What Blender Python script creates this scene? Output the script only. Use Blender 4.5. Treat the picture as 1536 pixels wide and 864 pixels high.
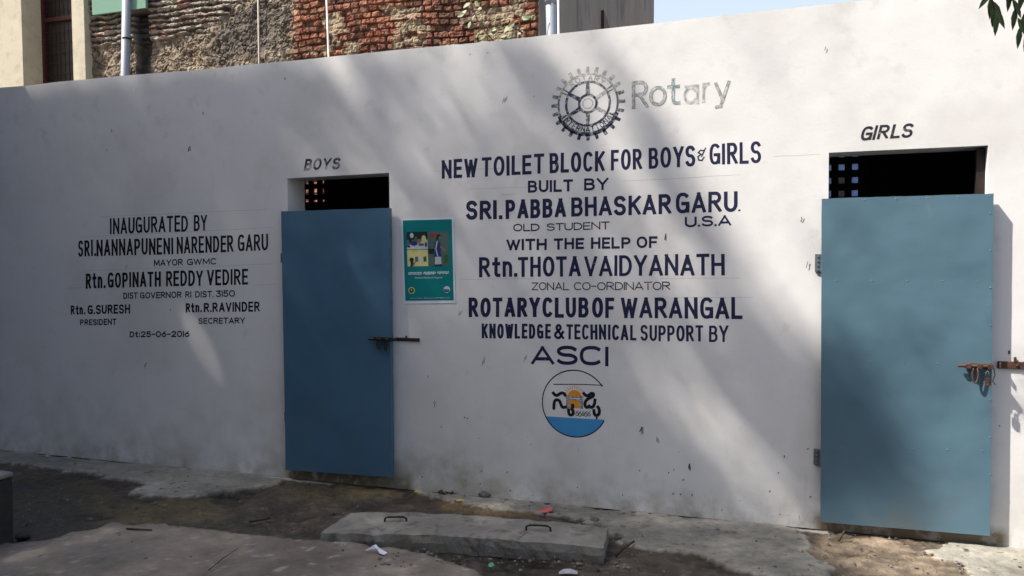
import bpy, bmesh, math, random
import numpy as np
from mathutils import Vector, Matrix
for o in list(bpy.data.objects): bpy.data.objects.remove(o)
S = bpy.context.scene
C = S.collection
R = math.radians
random.seed(7)

# ------------------------------------------------------------------ camera, sky, sun, exposure
FPX, CAMD, CAMH = 1180.0, 5.1246, 1.6917
YAW, PIT, ROL = 0.32412818, 0.04032688, -0.00714846
cy, sy, cp, sp = math.cos(YAW), math.sin(YAW), math.cos(PIT), math.sin(PIT)
FW = Vector((-sy*cp, cy*cp, -sp)); R0 = Vector((cy, sy, 0)); U0 = R0.cross(FW)
RT = R0*math.cos(ROL) + U0*math.sin(ROL); UP = RT.cross(FW)
CAM = Vector((0, -CAMD, CAMH))
cd = bpy.data.cameras.new('camera'); cam = bpy.data.objects.new('camera', cd); C.objects.link(cam)
cd.sensor_width = 36; cd.lens = 36*FPX/1536; cd.clip_start = .05; cd.clip_end = 3000
cam.matrix_world = Matrix(((RT.x, UP.x, -FW.x, CAM.x), (RT.y, UP.y, -FW.y, CAM.y), (RT.z, UP.z, -FW.z, CAM.z), (0, 0, 0, 1)))
S.camera = cam

SUN = Vector((-1, -.57, 1.5)).normalized()          # direction towards the sun
w = bpy.data.worlds.new('World'); S.world = w; w.use_nodes = True
nt = w.node_tree; bg = nt.nodes['Background']
sk = nt.nodes.new('ShaderNodeTexSky'); sk.sky_type = 'NISHITA'; sk.sun_disc = False
sk.sun_elevation = math.asin(SUN.z); sk.sun_rotation = math.atan2(SUN.x, SUN.y) % (2*math.pi)
sk.dust_density = 3.0; sk.air_density = 1.0
# pale humid haze low over the horizon
wt = nt.nodes.new('ShaderNodeTexCoord'); wsx = nt.nodes.new('ShaderNodeSeparateXYZ'); nt.links.new(wt.outputs['Generated'], wsx.inputs[0])
wmr = nt.nodes.new('ShaderNodeMapRange'); wmr.interpolation_type = 'SMOOTHSTEP'; wmr.inputs[1].default_value = .10; wmr.inputs[2].default_value = .62; wmr.inputs[3].default_value = .9; wmr.inputs[4].default_value = 0
nt.links.new(wsx.outputs[2], wmr.inputs[0]); wmx = nt.nodes.new('ShaderNodeMix'); wmx.data_type = 'RGBA'; wmx.inputs[7].default_value = (2.92, 3.20, 3.40, 1)
nt.links.new(wmr.outputs[0], wmx.inputs[0]); nt.links.new(sk.outputs[0], wmx.inputs[6]); nt.links.new(wmx.outputs[2], bg.inputs[0]); bg.inputs[1].default_value = .145
sl = bpy.data.lights.new('sun', 'SUN'); so = bpy.data.objects.new('sun', sl); C.objects.link(so)
sl.energy = 4.8; sl.angle = R(.7); sl.color = (1, .93, .84)
so.rotation_euler = (-SUN).to_track_quat('-Z', 'Y').to_euler(); so.location = (-10, -6, 15)
S.view_settings.view_transform = 'Standard'; S.view_settings.look = 'None'
S.view_settings.exposure = 1.0; S.view_settings.gamma = 1

# ------------------------------------------------------------------ measuring helpers (photograph pixel -> point of the place)
def ray(u, v): return RT*((u-768)/FPX) - UP*((v-432)/FPX) + FW
def W(u, v, y=0.0):
    d = ray(u, v); return CAM + d*((y+CAMD)/d.y)
def G(u, v, z=0.0):
    d = ray(u, v); return CAM + d*((z-CAMH)/d.z)
def X(u, v, x):
    d = ray(u, v); return CAM + d*((x-CAM.x)/d.x)
def proj(P):                                          # numpy (n,3) -> pixels
    q = P-np.array(CAM); a = q@np.array(RT); b = q@np.array(UP); c = q@np.array(FW)
    c = np.where(c < .05, .05, c)
    return 768+FPX*a/c, 432-FPX*b/c

# ------------------------------------------------------------------ materials
def mat(name, col, rough=.8, col2=None, nscale=5, namt=.5, bump=0, bscale=30, spec=.3, metal=0, attr=None, bump2=0, b2scale=3, coat=0, stretch=None):
    m = bpy.data.materials.new(name); m.use_nodes = True; n = m.node_tree.nodes; l = m.node_tree.links
    b = n['Principled BSDF']; b.inputs['Roughness'].default_value = rough
    b.inputs['Specular IOR Level'].default_value = spec; b.inputs['Metallic'].default_value = metal
    b.inputs['Base Color'].default_value = (*col, 1)
    tc = n.new('ShaderNodeTexCoord'); vec = tc.outputs['Object']
    if stretch:
        mp = n.new('ShaderNodeMapping'); mp.inputs['Scale'].default_value = stretch; l.new(vec, mp.inputs[0]); vec = mp.outputs[0]
    src = None
    if attr:
        a = n.new('ShaderNodeVertexColor'); a.layer_name = attr; src = a.outputs[0]
    if col2 is not None or attr:
        t = n.new('ShaderNodeTexNoise'); t.inputs['Scale'].default_value = nscale; t.inputs['Detail'].default_value = 8
        t.inputs['Roughness'].default_value = .65; l.new(vec, t.inputs['Vector'])
        r = n.new('ShaderNodeValToRGB'); r.color_ramp.elements[0].position = .5-namt/2; r.color_ramp.elements[1].position = .5+namt/2
        l.new(t.outputs[0], r.inputs[0])
        mx = n.new('ShaderNodeMix'); mx.data_type = 'RGBA'
        if attr:
            mx.blend_type = 'MULTIPLY'; mx.inputs[0].default_value = 1
            r.color_ramp.elements[0].color = (*col, 1); r.color_ramp.elements[1].color = (*col2, 1)
            l.new(src, mx.inputs[6]); l.new(r.outputs[0], mx.inputs[7])
        else:
            l.new(r.outputs[0], mx.inputs[0]); mx.inputs[6].default_value = (*col, 1); mx.inputs[7].default_value = (*col2, 1)
        l.new(mx.outputs[2], b.inputs['Base Color'])
        m['mixnode'] = mx.name
    nrm = None
    for s_, sc_, d_ in ((bump, bscale, .01), (bump2, b2scale, .04)):
        if s_:
            t = n.new('ShaderNodeTexNoise'); t.inputs['Scale'].default_value = sc_; t.inputs['Detail'].default_value = 6 if d_ < .02 else 2
            l.new(vec, t.inputs['Vector'])
            bp = n.new('ShaderNodeBump'); bp.inputs['Strength'].default_value = s_; bp.inputs['Distance'].default_value = d_
            l.new(t.outputs[0], bp.inputs['Height'])
            if nrm: l.new(nrm, bp.inputs['Normal'])
            nrm = bp.outputs[0]
    if nrm: l.new(nrm, b.inputs['Normal'])
    return m

def colour_in(m): return m.node_tree.nodes['Principled BSDF'].inputs['Base Color']
def overlay(m, col, fac_builder):
    """mix another colour over what feeds the base colour; fac_builder(nodes, links) returns the factor socket"""
    n, l = m.node_tree.nodes, m.node_tree.links
    ci = colour_in(m); mx = n.new('ShaderNodeMix'); mx.data_type = 'RGBA'
    if ci.links: l.new(ci.links[0].from_socket, mx.inputs[6])
    else: mx.inputs[6].default_value = ci.default_value
    mx.inputs[7].default_value = (*col, 1)
    l.new(fac_builder(n, l), mx.inputs[0]); l.new(mx.outputs[2], ci)
def fnoise(scale, lo, hi, gain=1.0, stretch=None, zfade=None, detail=6):
    def f(n, l):
        tc = n.new('ShaderNodeTexCoord'); v = tc.outputs['Object']
        if stretch:
            mp = n.new('ShaderNodeMapping'); mp.inputs['Scale'].default_value = stretch; l.new(v, mp.inputs[0]); v = mp.outputs[0]
        t = n.new('ShaderNodeTexNoise'); t.inputs['Scale'].default_value = scale; t.inputs['Detail'].default_value = detail; t.inputs['Roughness'].default_value = .65
        l.new(v, t.inputs['Vector'])
        mr = n.new('ShaderNodeMapRange'); mr.inputs[1].default_value = lo; mr.inputs[2].default_value = hi; mr.inputs[4].default_value = gain
        l.new(t.outputs[0], mr.inputs[0]); out = mr.outputs[0]
        if zfade:
            sx = n.new('ShaderNodeSeparateXYZ'); l.new(tc.outputs['Object'], sx.inputs[0])
            z = n.new('ShaderNodeMapRange'); z.inputs[1].default_value = zfade[0]; z.inputs[2].default_value = zfade[1]
            z.inputs[3].default_value = 1; z.inputs[4].default_value = 0; l.new(sx.outputs[2], z.inputs[0])
            mu = n.new('ShaderNodeMath'); mu.operation = 'MULTIPLY'; l.new(out, mu.inputs[0]); l.new(z.outputs[0], mu.inputs[1]); out = mu.outputs[0]
        return out
    return f
def fbox(x0, x1, z0, z1, soft, scale, lo, hi, gain):   # a noise stain inside a soft rectangle of the wall
    def f(n, l):
        base = fnoise(scale, lo, hi, gain)(n, l)
        tc = n.new('ShaderNodeTexCoord'); sx = n.new('ShaderNodeSeparateXYZ'); l.new(tc.outputs['Object'], sx.inputs[0])
        out = base
        for sock, a, b in ((0, x0-soft, x0), (0, x1+soft, x1), (2, z0-soft, z0), (2, z1+soft, z1)):
            mr = n.new('ShaderNodeMapRange'); mr.inputs[1].default_value = a; mr.inputs[2].default_value = b
            l.new(sx.outputs[sock], mr.inputs[0])
            mu = n.new('ShaderNodeMath'); mu.operation = 'MULTIPLY'; l.new(out, mu.inputs[0]); l.new(mr.outputs[0], mu.inputs[1]); out = mu.outputs[0]
        return out
    return f

M = {}
M['wall'] = mat('white_limewash', (.70, .695, .685), .85, (.76, .755, .745), 2.2, .5, bump=.07, bscale=50, bump2=.16, b2scale=2.8, spec=.2)
overlay(M['wall'], (.50, .49, .46), fnoise(7, .60, .74, .45))
overlay(M['wall'], (.42, .40, .32), fnoise(2.0, .46, .75, .55, zfade=(.10, 1.2), detail=3))
overlay(M['wall'], (.26, .235, .17), fnoise(5, .38, .66, .8, zfade=(.0, .26)))
overlay(M['wall'], (.50, .50, .48), fnoise(9, .64, .74, .35, stretch=(1, 1, .12)))
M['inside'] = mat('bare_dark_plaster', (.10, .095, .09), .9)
M['slab_roof'] = mat('grey_cement', (.34, .33, .31), .9, (.42, .41, .39), 6, .5, bump=.3)
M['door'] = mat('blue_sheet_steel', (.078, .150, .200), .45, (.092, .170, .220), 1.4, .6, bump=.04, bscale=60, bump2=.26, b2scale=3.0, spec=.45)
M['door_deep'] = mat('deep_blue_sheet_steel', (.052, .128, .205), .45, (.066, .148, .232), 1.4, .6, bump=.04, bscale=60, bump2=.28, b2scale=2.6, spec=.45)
for k_ in ('door', 'door_deep'):
    overlay(M[k_], (.15, .14, .12), fnoise(2.2, .50, .74, .55, zfade=(.10, .8)))
    overlay(M[k_], (.16, .155, .14), fnoise(16, .60, .72, .55, zfade=(.05, .55)))
    overlay(M[k_], (.16, .20, .22), fnoise(7, .66, .72, .35, stretch=(1, 1, .25)))
    overlay(M[k_], (.03, .045, .055), fnoise(30, .70, .76, .6))
M['steel_edge'] = mat('blue_steel_edge', (.05, .10, .15), .5, (.09, .17, .22), 20, .5, spec=.4)
M['rust'] = mat('rusty_iron', (.066, .034, .026), .75, (.125, .072, .052), 35, .5, bump=.4, bscale=90, metal=.2)
M['black_iron'] = mat('black_iron', (.02, .018, .018), .55, (.05, .035, .03), 30, .5, metal=.4)
M['hinge'] = mat('grey_blue_iron', (.10, .14, .17), .55, (.17, .19, .20), 30, .5, metal=.2)
def paintmat(name, col, lo=.66, hi=.74, scale=26, under=(.70, .69, .67)):
    m = mat(name, col, .6, tuple(c*1.35 for c in col), 9, .6, spec=.25)
    overlay(m, under, fnoise(scale, lo, hi, .8)); return m
M['navy'] = paintmat('navy_sign_paint', (.0125, .0145, .050))
M['ink'] = paintmat('black_sign_paint', (.009, .0105, .015))
M['navy_thin'] = paintmat('thin_navy_paint', (.016, .018, .035), .62, .72)
M['faded'] = paintmat('faded_black_paint', (.035, .035, .04), .46, .66, 14)
M['label_ink'] = paintmat('brushed_dark_paint', (.022, .022, .028), .58, .72, 18)
M['gear_dark'] = paintmat('emblem_paint', (.024, .033, .062), .50, .65, 34)
M['gear_worn'] = paintmat('worn_emblem_paint', (.085, .095, .105), .49, .64, 38)
M['gear_pale'] = paintmat('pale_worn_paint', (.27, .27, .26), .46, .60, 40)
M['word_worn'] = paintmat('worn_word_paint', (.15, .165, .165), .44, .62, 38)
M['word_pale'] = paintmat('pale_word_paint', (.50, .50, .475), .45, .58, 22)
M['word_core'] = paintmat('worn_word_core', (.24, .26, .255), .44, .62, 34)
M['word_teal'] = paintmat('worn_teal_core', (.13, .22, .23), .46, .64, 30)
M['water'] = mat('logo_blue', (.055, .27, .56), .6, (.06, .30, .60), 8, .5)
M['orange'] = mat('logo_orange', (.75, .30, .02), .6, (.70, .25, .02), 8, .5)
M['gate'] = mat('logo_grey', (.10, .10, .13), .6, (.45, .45, .48), 60, .2)
M['teal'] = mat('poster_teal', (.004, .19, .20), .35, (.005, .21, .22), 3, .5, spec=.4)
M['paper'] = mat('poster_white', (.78, .85, .90), .4)
def flat(name, col, rough=.5): return mat(name, col, rough, tuple(c*1.12 for c in col), 30, .5)
M['p_grey'] = flat('print_grey_green', (.085, .14, .13)); M['p_dark'] = flat('print_dark', (.015, .03, .03)); M['p_yellow'] = flat('print_cream', (.62, .58, .26))
M['p_pale'] = flat('print_pale', (.50, .56, .58)); M['p_navy'] = flat('print_navy', (.02, .04, .16)); M['p_red'] = flat('print_red', (.30, .05, .05)); M['p_skin'] = flat('print_skin', (.30, .16, .10))
M['p_green'] = flat('print_green', (.03, .12, .04)); M['p_bright'] = flat('print_yellow', (.60, .55, .03))
M['ground'] = mat('wet_earth', (.62, .62, .62), .58, (1.3, 1.27, 1.2), 14, .5, attr='Col', bump=.8, bscale=45, bump2=.3, b2scale=9)
M['path'] = mat('worn_concrete', (.62, .62, .62), .85, (1.2, 1.18, 1.15), 11, .6, attr='Col', bump=.5, bscale=60)
M['concrete'] = mat('grey_cast_concrete', (.135, .125, .105), .92, (.255, .245, .215), 5, .4, bump=.9, bscale=34)
overlay(M['concrete'], (.075, .068, .052), fnoise(9, .52, .66, .75))
M['brick'] = mat('old_brickwork', (.8, .8, .8), .92, (1.15, 1.12, 1.1), 40, .5, attr='Col', bump=.5, bscale=90)
M['cream'] = mat('cream_plaster', (.44, .40, .30), .85, (.53, .49, .38), 3, .5, bump=.3, bscale=40)
overlay(M['cream'], (.29, .26, .18), fnoise(5, .50, .72, .6))
M['taupe'] = mat('weathered_plaster', (.20, .165, .138), .9, (.29, .245, .205), 2.5, .5, bump=.3, bscale=30, stretch=(1, 1, .5))
overlay(M['taupe'], (.05, .045, .045), fnoise(3, .52, .70, .75, stretch=(1, 1, .3)))
M['green'] = mat('pale_green_wall', (.14, .27, .205), .8, (.17, .30, .23), 4, .5)
M['maroon'] = mat('maroon_frame', (.055, .014, .012), .6, (.075, .02, .016), 10, .5)
M['dark_glass'] = mat('dark_pane', (.035, .028, .022), .35, (.06, .045, .035), 3, .5)
M['pvc'] = mat('grey_pvc', (.25, .285, .325), .45, (.29, .325, .365), 5, .5, spec=.4)
M['whitepipe'] = mat('white_pvc', (.72, .70, .66), .45, (.62, .59, .53), 9, .5)
M['dull_pipe'] = mat('dull_beige_pvc', (.40, .35, .28), .6, (.30, .26, .21), 9, .5)
M['leaf'] = mat('green_leaf', (.05, .10, .035), .5, (.10, .15, .06), 6, .6)
M['pale_leaf'] = mat('pale_leaf', (.075, .125, .055), .55, (.25, .28, .16), 7, .5)
M['bark'] = mat('bark', (.10, .07, .05), .9, (.17, .13, .09), 12, .5, bump=.6)
M['stone'] = mat('dark_stone', (.085, .08, .07), .9, (.16, .15, .13), 18, .5, bump=.6)
M['gravel'] = mat('pale_grit', (.11, .095, .08), .9, (.24, .215, .185), 25, .4)
M['post'] = mat('mossy_concrete', (.022, .023, .020), .9, (.04, .04, .034), 9, .5, bump=.5)
M['post_top'] = mat('pale_cement_top', (.13, .13, .125), .9, (.20, .20, .19), 20, .5)
M['white_paper'] = mat('white_paper', (.72, .74, .80), .6)
M['red_plastic'] = mat('red_wrapper', (.46, .07, .07), .5, (.55, .14, .12), 40, .5)
M['yellow_plastic'] = mat('yellow_wrapper', (.42, .34, .08), .4); M['green_plastic'] = mat('green_cap', (.05, .28, .14), .4)
M['grey_plastic'] = mat('clear_grey_wrapper', (.40, .41, .42), .3)
M['wood'] = mat('dark_twig', (.03, .022, .016), .9, (.07, .05, .035), 30, .5)

# ------------------------------------------------------------------ object helpers
def tag(o, label=None, cat=None, group=None, kind=None):
    for k, v in (('label', label), ('category', cat), ('group', group), ('kind', kind)):
        if v: o[k] = v
    return o
def empty(name, loc, label, cat, group=None):
    o = bpy.data.objects.new(name, None); C.objects.link(o); o.location = loc; o.empty_display_size = .2
    return tag(o, label, cat, group)
def obj(name, bm, m, parent=None, smooth=False, label=None, base=None):
    """bm is in world space; origin goes to the parent's origin, or to the base of the thing itself"""
    bm.normal_update()
    if parent is not None: org = org_of(parent)
    elif base is not None: org = Vector(base)
    else:
        vs = [v.co for v in bm.verts]
        org = Vector((sum(v.x for v in vs)/len(vs), sum(v.y for v in vs)/len(vs), min(v.z for v in vs)))
    bmesh.ops.translate(bm, verts=bm.verts, vec=-org)
    me = bpy.data.meshes.new(name); bm.to_mesh(me); bm.free()
    for mm in (m if isinstance(m, (list, tuple)) else [m]): me.materials.append(mm)
    if smooth:
        for p in me.polygons: p.use_smooth = True
    o = bpy.data.objects.new(name, me); C.objects.link(o)
    o['_org'] = [0, 0, 0]
    if parent is not None: o.parent = parent
    else: o.location = org
    ORG[o.name] = org
    if label: o['label'] = label
    del o['_org']
    return o
ORG = {}
def org_of(o): return ORG[o.name] if o.name in ORG else Vector(o.location)
def box(bm, a, b, mi=0, jit=0):
    x0, y0, z0 = a; x1, y1, z1 = b
    v = [bm.verts.new((x+random.uniform(-jit, jit), y+random.uniform(-jit, jit), z+random.uniform(-jit, jit))) for x in (x0, x1) for y in (y0, y1) for z in (z0, z1)]
    for f in ((0, 1, 3, 2), (4, 6, 7, 5), (0, 4, 5, 1), (2, 3, 7, 6), (0, 2, 6, 4), (1, 5, 7, 3)):
        fc = bm.faces.new([v[i] for i in f]); fc.material_index = mi
    return v
def bevel(bm, w_, seg=1):
    bmesh.ops.recalc_face_normals(bm, faces=bm.faces)
    bmesh.ops.bevel(bm, geom=list(bm.edges), offset=w_, segments=seg, affect='EDGES', clamp_overlap=True)
def tube(bm, pts, rad, n=8, cap=True):
    pts = [Vector(p) for p in pts]
    if not isinstance(rad, (list, tuple)): rad = [rad]*len(pts)
    rings = []; ref = None
    for i, p in enumerate(pts):
        d = (pts[min(i+1, len(pts)-1)]-pts[max(i-1, 0)]).normalized()
        if ref is None: ref = d.orthogonal().normalized()
        ref = (ref-d*ref.dot(d)).normalized(); q = d.cross(ref)
        rings.append([bm.verts.new(p+(ref*math.cos(2*math.pi*k/n)+q*math.sin(2*math.pi*k/n))*rad[i]) for k in range(n)])
    for a, b in zip(rings, rings[1:]):
        for k in range(n): bm.faces.new((a[k], a[(k+1) % n], b[(k+1) % n], b[k]))
    if cap: bm.faces.new(rings[0][::-1]); bm.faces.new(rings[-1])
def NB(): return bmesh.new()
def leaf(bm, p, d, nrm, L, Wd, fold=.18):
    d = d.normalized(); s = d.cross(nrm).normalized(); n_ = s.cross(d)
    prof = ((0, 0), (.18, .62), (.42, 1), (.72, .66), (1, 0))
    c = [bm.verts.new(p+d*L*t - n_*L*.12*t*t) for t, _ in prof]
    a = [bm.verts.new(p+d*L*t+s*Wd/2*q+n_*fold*Wd*q*.5 - n_*L*.12*t*t) for t, q in prof[1:4]]
    b = [bm.verts.new(p+d*L*t-s*Wd/2*q+n_*fold*Wd*q*.5 - n_*L*.12*t*t) for t, q in prof[1:4]]
    for sd in (a, b):
        bm.faces.new((c[0], c[1], sd[0])); bm.faces.new((c[1], c[2], sd[1], sd[0])); bm.faces.new((c[2], c[3], sd[2], sd[1])); bm.faces.new((c[3], c[4], sd[2]))

# numpy value noise
def h2(ix, iy, s):
    n = (ix.astype(np.int64)*374761393 + iy.astype(np.int64)*668265263 + s*974711) & 0x7fffffff
    n = ((n ^ (n >> 13))*1274126177) & 0x7fffffff
    return ((n ^ (n >> 16)) & 0xffff)/65535.0
def vn(x, y, s=0):
    ix, iy = np.floor(x), np.floor(y); fx, fy = x-ix, y-iy
    fx = fx*fx*(3-2*fx); fy = fy*fy*(3-2*fy)
    a, b = h2(ix, iy, s), h2(ix+1, iy, s); c, d = h2(ix, iy+1, s), h2(ix+1, iy+1, s)
    return (a*(1-fx)+b*fx)*(1-fy)+(c*(1-fx)+d*fx)*fy
def fbm(x, y, s=0, o=4):
    t = 0; a = .5; n_ = 0
    for k in range(o): t = t+a*vn(x*2**k, y*2**k, s+k*17); n_ += a; a *= .5
    return t/n_
def sdpoly(px, py, poly):
    """signed distance, positive inside"""
    d = np.full(px.shape, 1e9); ins = np.zeros(px.shape, bool); n = len(poly)
    for i in range(n):
        x0, y0 = poly[i]; x1, y1 = poly[(i+1) % n]; ex, ey = x1-x0, y1-y0
        t = np.clip(((px-x0)*ex+(py-y0)*ey)/(ex*ex+ey*ey+1e-12), 0, 1)
        d = np.minimum(d, np.hypot(px-x0-t*ex, py-y0-t*ey))
        c = ((y0 > py) != (y1 > py)) & (px < (x1-x0)*(py-y0)/((y1-y0) if abs(y1-y0) > 1e-12 else 1e-12)+x0)
        ins ^= c
    return np.where(ins, d, -d)
def sstep(a, b, x): t = np.clip((x-a)/(b-a), 0, 1); return t*t*(3-2*t)
def gridmesh(name, xs, ys, P, col, m, parent=None, kind=None, smooth=True):
    """P: (ny,nx,3) world positions, col: (ny,nx,3)"""
    ny, nx = P.shape[:2]
    org = np.array(org_of(parent)) if parent is not None else np.zeros(3)
    idx = np.arange(ny*nx).reshape(ny, nx)
    f = np.stack([idx[:-1, :-1], idx[:-1, 1:], idx[1:, 1:], idx[1:, :-1]], -1).reshape(-1, 4)
    me = bpy.data.meshes.new(name); me.from_pydata((P.reshape(-1, 3)-org).tolist(), [], f.tolist())
    ca = me.color_attributes.new('Col', 'FLOAT_COLOR', 'POINT')
    ca.data.foreach_set('color', np.concatenate([col.reshape(-1, 3), np.ones((ny*nx, 1))], 1).astype(np.float32).ravel())
    me.materials.append(m)
    if smooth:
        for p in me.polygons: p.use_smooth = True
    o = bpy.data.objects.new(name, me); C.objects.link(o)
    if parent is not None: o.parent = parent
    ORG[o.name] = Vector(org)
    if kind: o['kind'] = kind
    return o

# ------------------------------------------------------------------ ground
def gp(lst): return [(G(*p).x, G(*p).y) for p in lst]
CEM_A = gp([(-60, 668), (150, 690), (400, 711), (432, 716), (405, 727), (330, 741), (270, 746), (190, 742), (235, 728), (165, 718), (112, 707), (60, 703), (10, 694), (-60, 690)])
CEM_B = gp([(620, 737), (760, 749), (960, 769), (1120, 783), (1206, 792), (1206, 824), (1228, 842), (1262, 868), (1150, 868), (1095, 850), (1040, 829), (962, 824), (930, 812), (908, 790), (860, 776), (800, 768), (735, 764), (680, 752)])
CEM_C = gp([(1380, 826), (1450, 806), (1700, 828), (1700, 880), (1470, 880), (1440, 846)])
MOSS = [gp(p) for p in ([(25, 740), (80, 722), (180, 735), (200, 752), (120, 768), (40, 765)], [(120, 765), (220, 745), (330, 756), (300, 782), (170, 790)], [(440, 722), (560, 722), (590, 740), (520, 752), (440, 745)])]
OCH = gp([(655, 745), (730, 748), (800, 765), (740, 775), (660, 766)])
DIRT = gp([(1200, 793), (1330, 804), (1500, 818), (1750, 838), (1750, 900), (1262, 900), (1228, 842), (1204, 826)])
DARK = gp([(-40, 730), (60, 712), (150, 735), (120, 780), (160, 800), (-40, 830)])
xs = np.concatenate([np.array([-900, -300, -90, -30, -14, -9]), np.arange(-6.5, 2.6, .0125), np.array([3, 4, 7, 14, 40, 120, 400, 900])])
ys = np.concatenate([np.array([-900, -300, -90, -30, -12, -7, -5]), np.arange(-3.4, -1.9, .03), np.arange(-1.9, .05, .0115), np.array([.08, .5, 2, 4, 8, 20, 60, 200, 600, 1500])])
gx, gy = np.meshgrid(xs, ys)
nz = fbm(gx*5, gy*8, 3, 5)-.5; nf = fbm(gx*26, gy*26, 9, 3)-.5; nm = fbm(gx*1.6, gy*2.2, 21, 4)-.5
def mask(poly, soft=.05, amp=.22): return sstep(-soft, soft, sdpoly(gx, gy, poly)+nz*amp+nf*.05)
n3 = fbm(gx*17, gy*22, 63, 5)-.5
def maskr(poly, amp): return sstep(-.007, .009, sdpoly(gx, gy, poly)+nz*amp+n3*.15+nf*.05)
mA = maskr(CEM_A, .20); mB = maskr(CEM_B, .12); mC = maskr(CEM_C, .3)
cem = np.maximum(np.maximum(mA, mB), mC)
moss = np.max([mask(p, .12, .5) for p in MOSS], 0); och = mask(OCH, .1, .4); dirt = mask(DIRT, .05, .2); dark = mask(DARK, .12, .4)
def c3(*c): return np.array(c)[None, None, :]
col = c3(.052, .042, .033)*(1+1.3*(nm+nz)+.9*nf)[..., None]
def mixc(col, c, m_): return col*(1-m_[..., None])+c*m_[..., None]
far = sstep(2.5, 9, np.hypot(gx+2, gy+1.5)); col = mixc(col, c3(.17, .14, .11), far)
col = mixc(col, c3(.085, .068, .034)*(1+.8*nz)[..., None], moss*.85)
col = mixc(col, c3(.032, .032, .028), dark*.7)
col = mixc(col, c3(.15, .105, .045), och*.7)
col = mixc(col, c3(.125, .100, .074)*(1+2.2*nz+1.2*nm+.8*n3)[..., None], dirt*(.55+.4*sstep(-.12, .12, n3+nz)))
col = mixc(col, c3(.235, .228, .20)*(1+.8*nm+.7*nz+.3*nf)[..., None], cem)
lime = sstep(.028, .0, np.abs(gy+.030+nz*.05))*sstep(.02, .22, fbm(gx*3, gy*3, 5, 3)-.40+.1*nf)*(gx < 0.35)*(gy > -.25)
lime = lime*np.where((gx > -2.95) & (gx < -1.85), .1, 1)
col = mixc(col, c3(.55, .54, .51), lime*.8)
speck = sstep(.30, .36, nf)*.5; col = mixc(col, c3(.26, .235, .20), speck*(1-cem))
spk2 = sstep(.29, .35, fbm(gx*31+7, gy*31, 33, 2)-.5); col = mixc(col, c3(.05, .045, .035), spk2*cem*.9)
hz = nz*.045+nf*.024+nm*.03; hz = hz*(1-.75*cem)+cem*.016
inner = (gx > -6.6) & (gx < 2.7) & (gy > -3.5) & (gy < .06)
hz = np.where(inner, hz-.008, -.01)
hz = hz*np.where(gy > -.03, .4, 1)
gridmesh('ground', xs, ys, np.stack([gx, gy, hz], -1), col, M['ground'], kind='structure')

# worn concrete path in the lower left, a ragged raised skin
PTH = [(G(u, v).x, G(u, v).y) for u, v in [(-420, 835), (-100, 832), (20, 822), (75, 816), (110, 807), (140, 803), (152, 794), (170, 790), (262, 796), (330, 806), (430, 815), (520, 822), (600, 833), (660, 845), (715, 864), (760, 900), (800, 1000), (-420, 1000)]]
px_ = np.arange(-6.0, -.2, .02); py_ = np.arange(-3.4, -.75, .02)
qx, qy = np.meshgrid(px_, py_); pn = fbm(qx*6, qy*6, 71, 5)-.5
sd = sdpoly(qx, qy, PTH)+pn*.12+(fbm(qx*25, qy*25, 8, 2)-.5)*.03
pz = .038*sstep(-.03, .012, sd)-.03*sstep(.0, -.05, sd)+(fbm(qx*9, qy*9, 15, 4)-.5)*.012
pcol = c3(.20, .170, .138)*(1+.8*(fbm(qx*2, qy*2, 44, 4)-.5)+.5*pn)[..., None]
pcol = mixc(pcol, c3(.06, .05, .042), sstep(.035, -.01, sd)*.8)
pcol = mixc(pcol, c3(.34, .32, .30), sstep(.27, .33, fbm(qx*22, qy*22, 90, 2)-.5)*.8)
gridmesh('path', px_, py_, np.stack([qx, qy, np.where(sd < -.045, -.06, pz)], -1), pcol, M['path'], kind='structure')

# ------------------------------------------------------------------ toilet block
TB = empty('toilet_block', (0, 0, 0), 'low white painted toilet block with two blue steel doors and hand painted lettering', 'building')
TOPPX = [(0, 131.5), (35, 128.5), (180, 114), (420, 93), (640, 71), (800, 55), (1020, 30), (1298, 0)]
topx = [W(u, v).x for u, v in TOPPX]; topz = [W(u, v).z for u, v in TOPPX]
def ztop(x): return float(np.interp(x, [-7.5]+topx+[3], [topz[0]]+topz+[topz[-1]]))+.014*(float(fbm(np.array(x*2.1), np.array(3.3), 8, 3))-.5)
BL, BR, BT = W(431, 290).x, W(584, 290).x, W(505, 263.5).z
GL, GR, GT = W(1243, 260).x, W(1481.5, 260).x, W(1360, 223.5).z
GTL, GTR = W(1243, 229).z, W(1481, 218).z
dB = ray(457, 290); TH = BL/(dB.x/dB.y)-CAMD         # wall thickness read from the visible jamb
TH = max(.12, min(.3, TH)); DEPTH = 1.75
XL, XR = -7.0, 2.7
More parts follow.
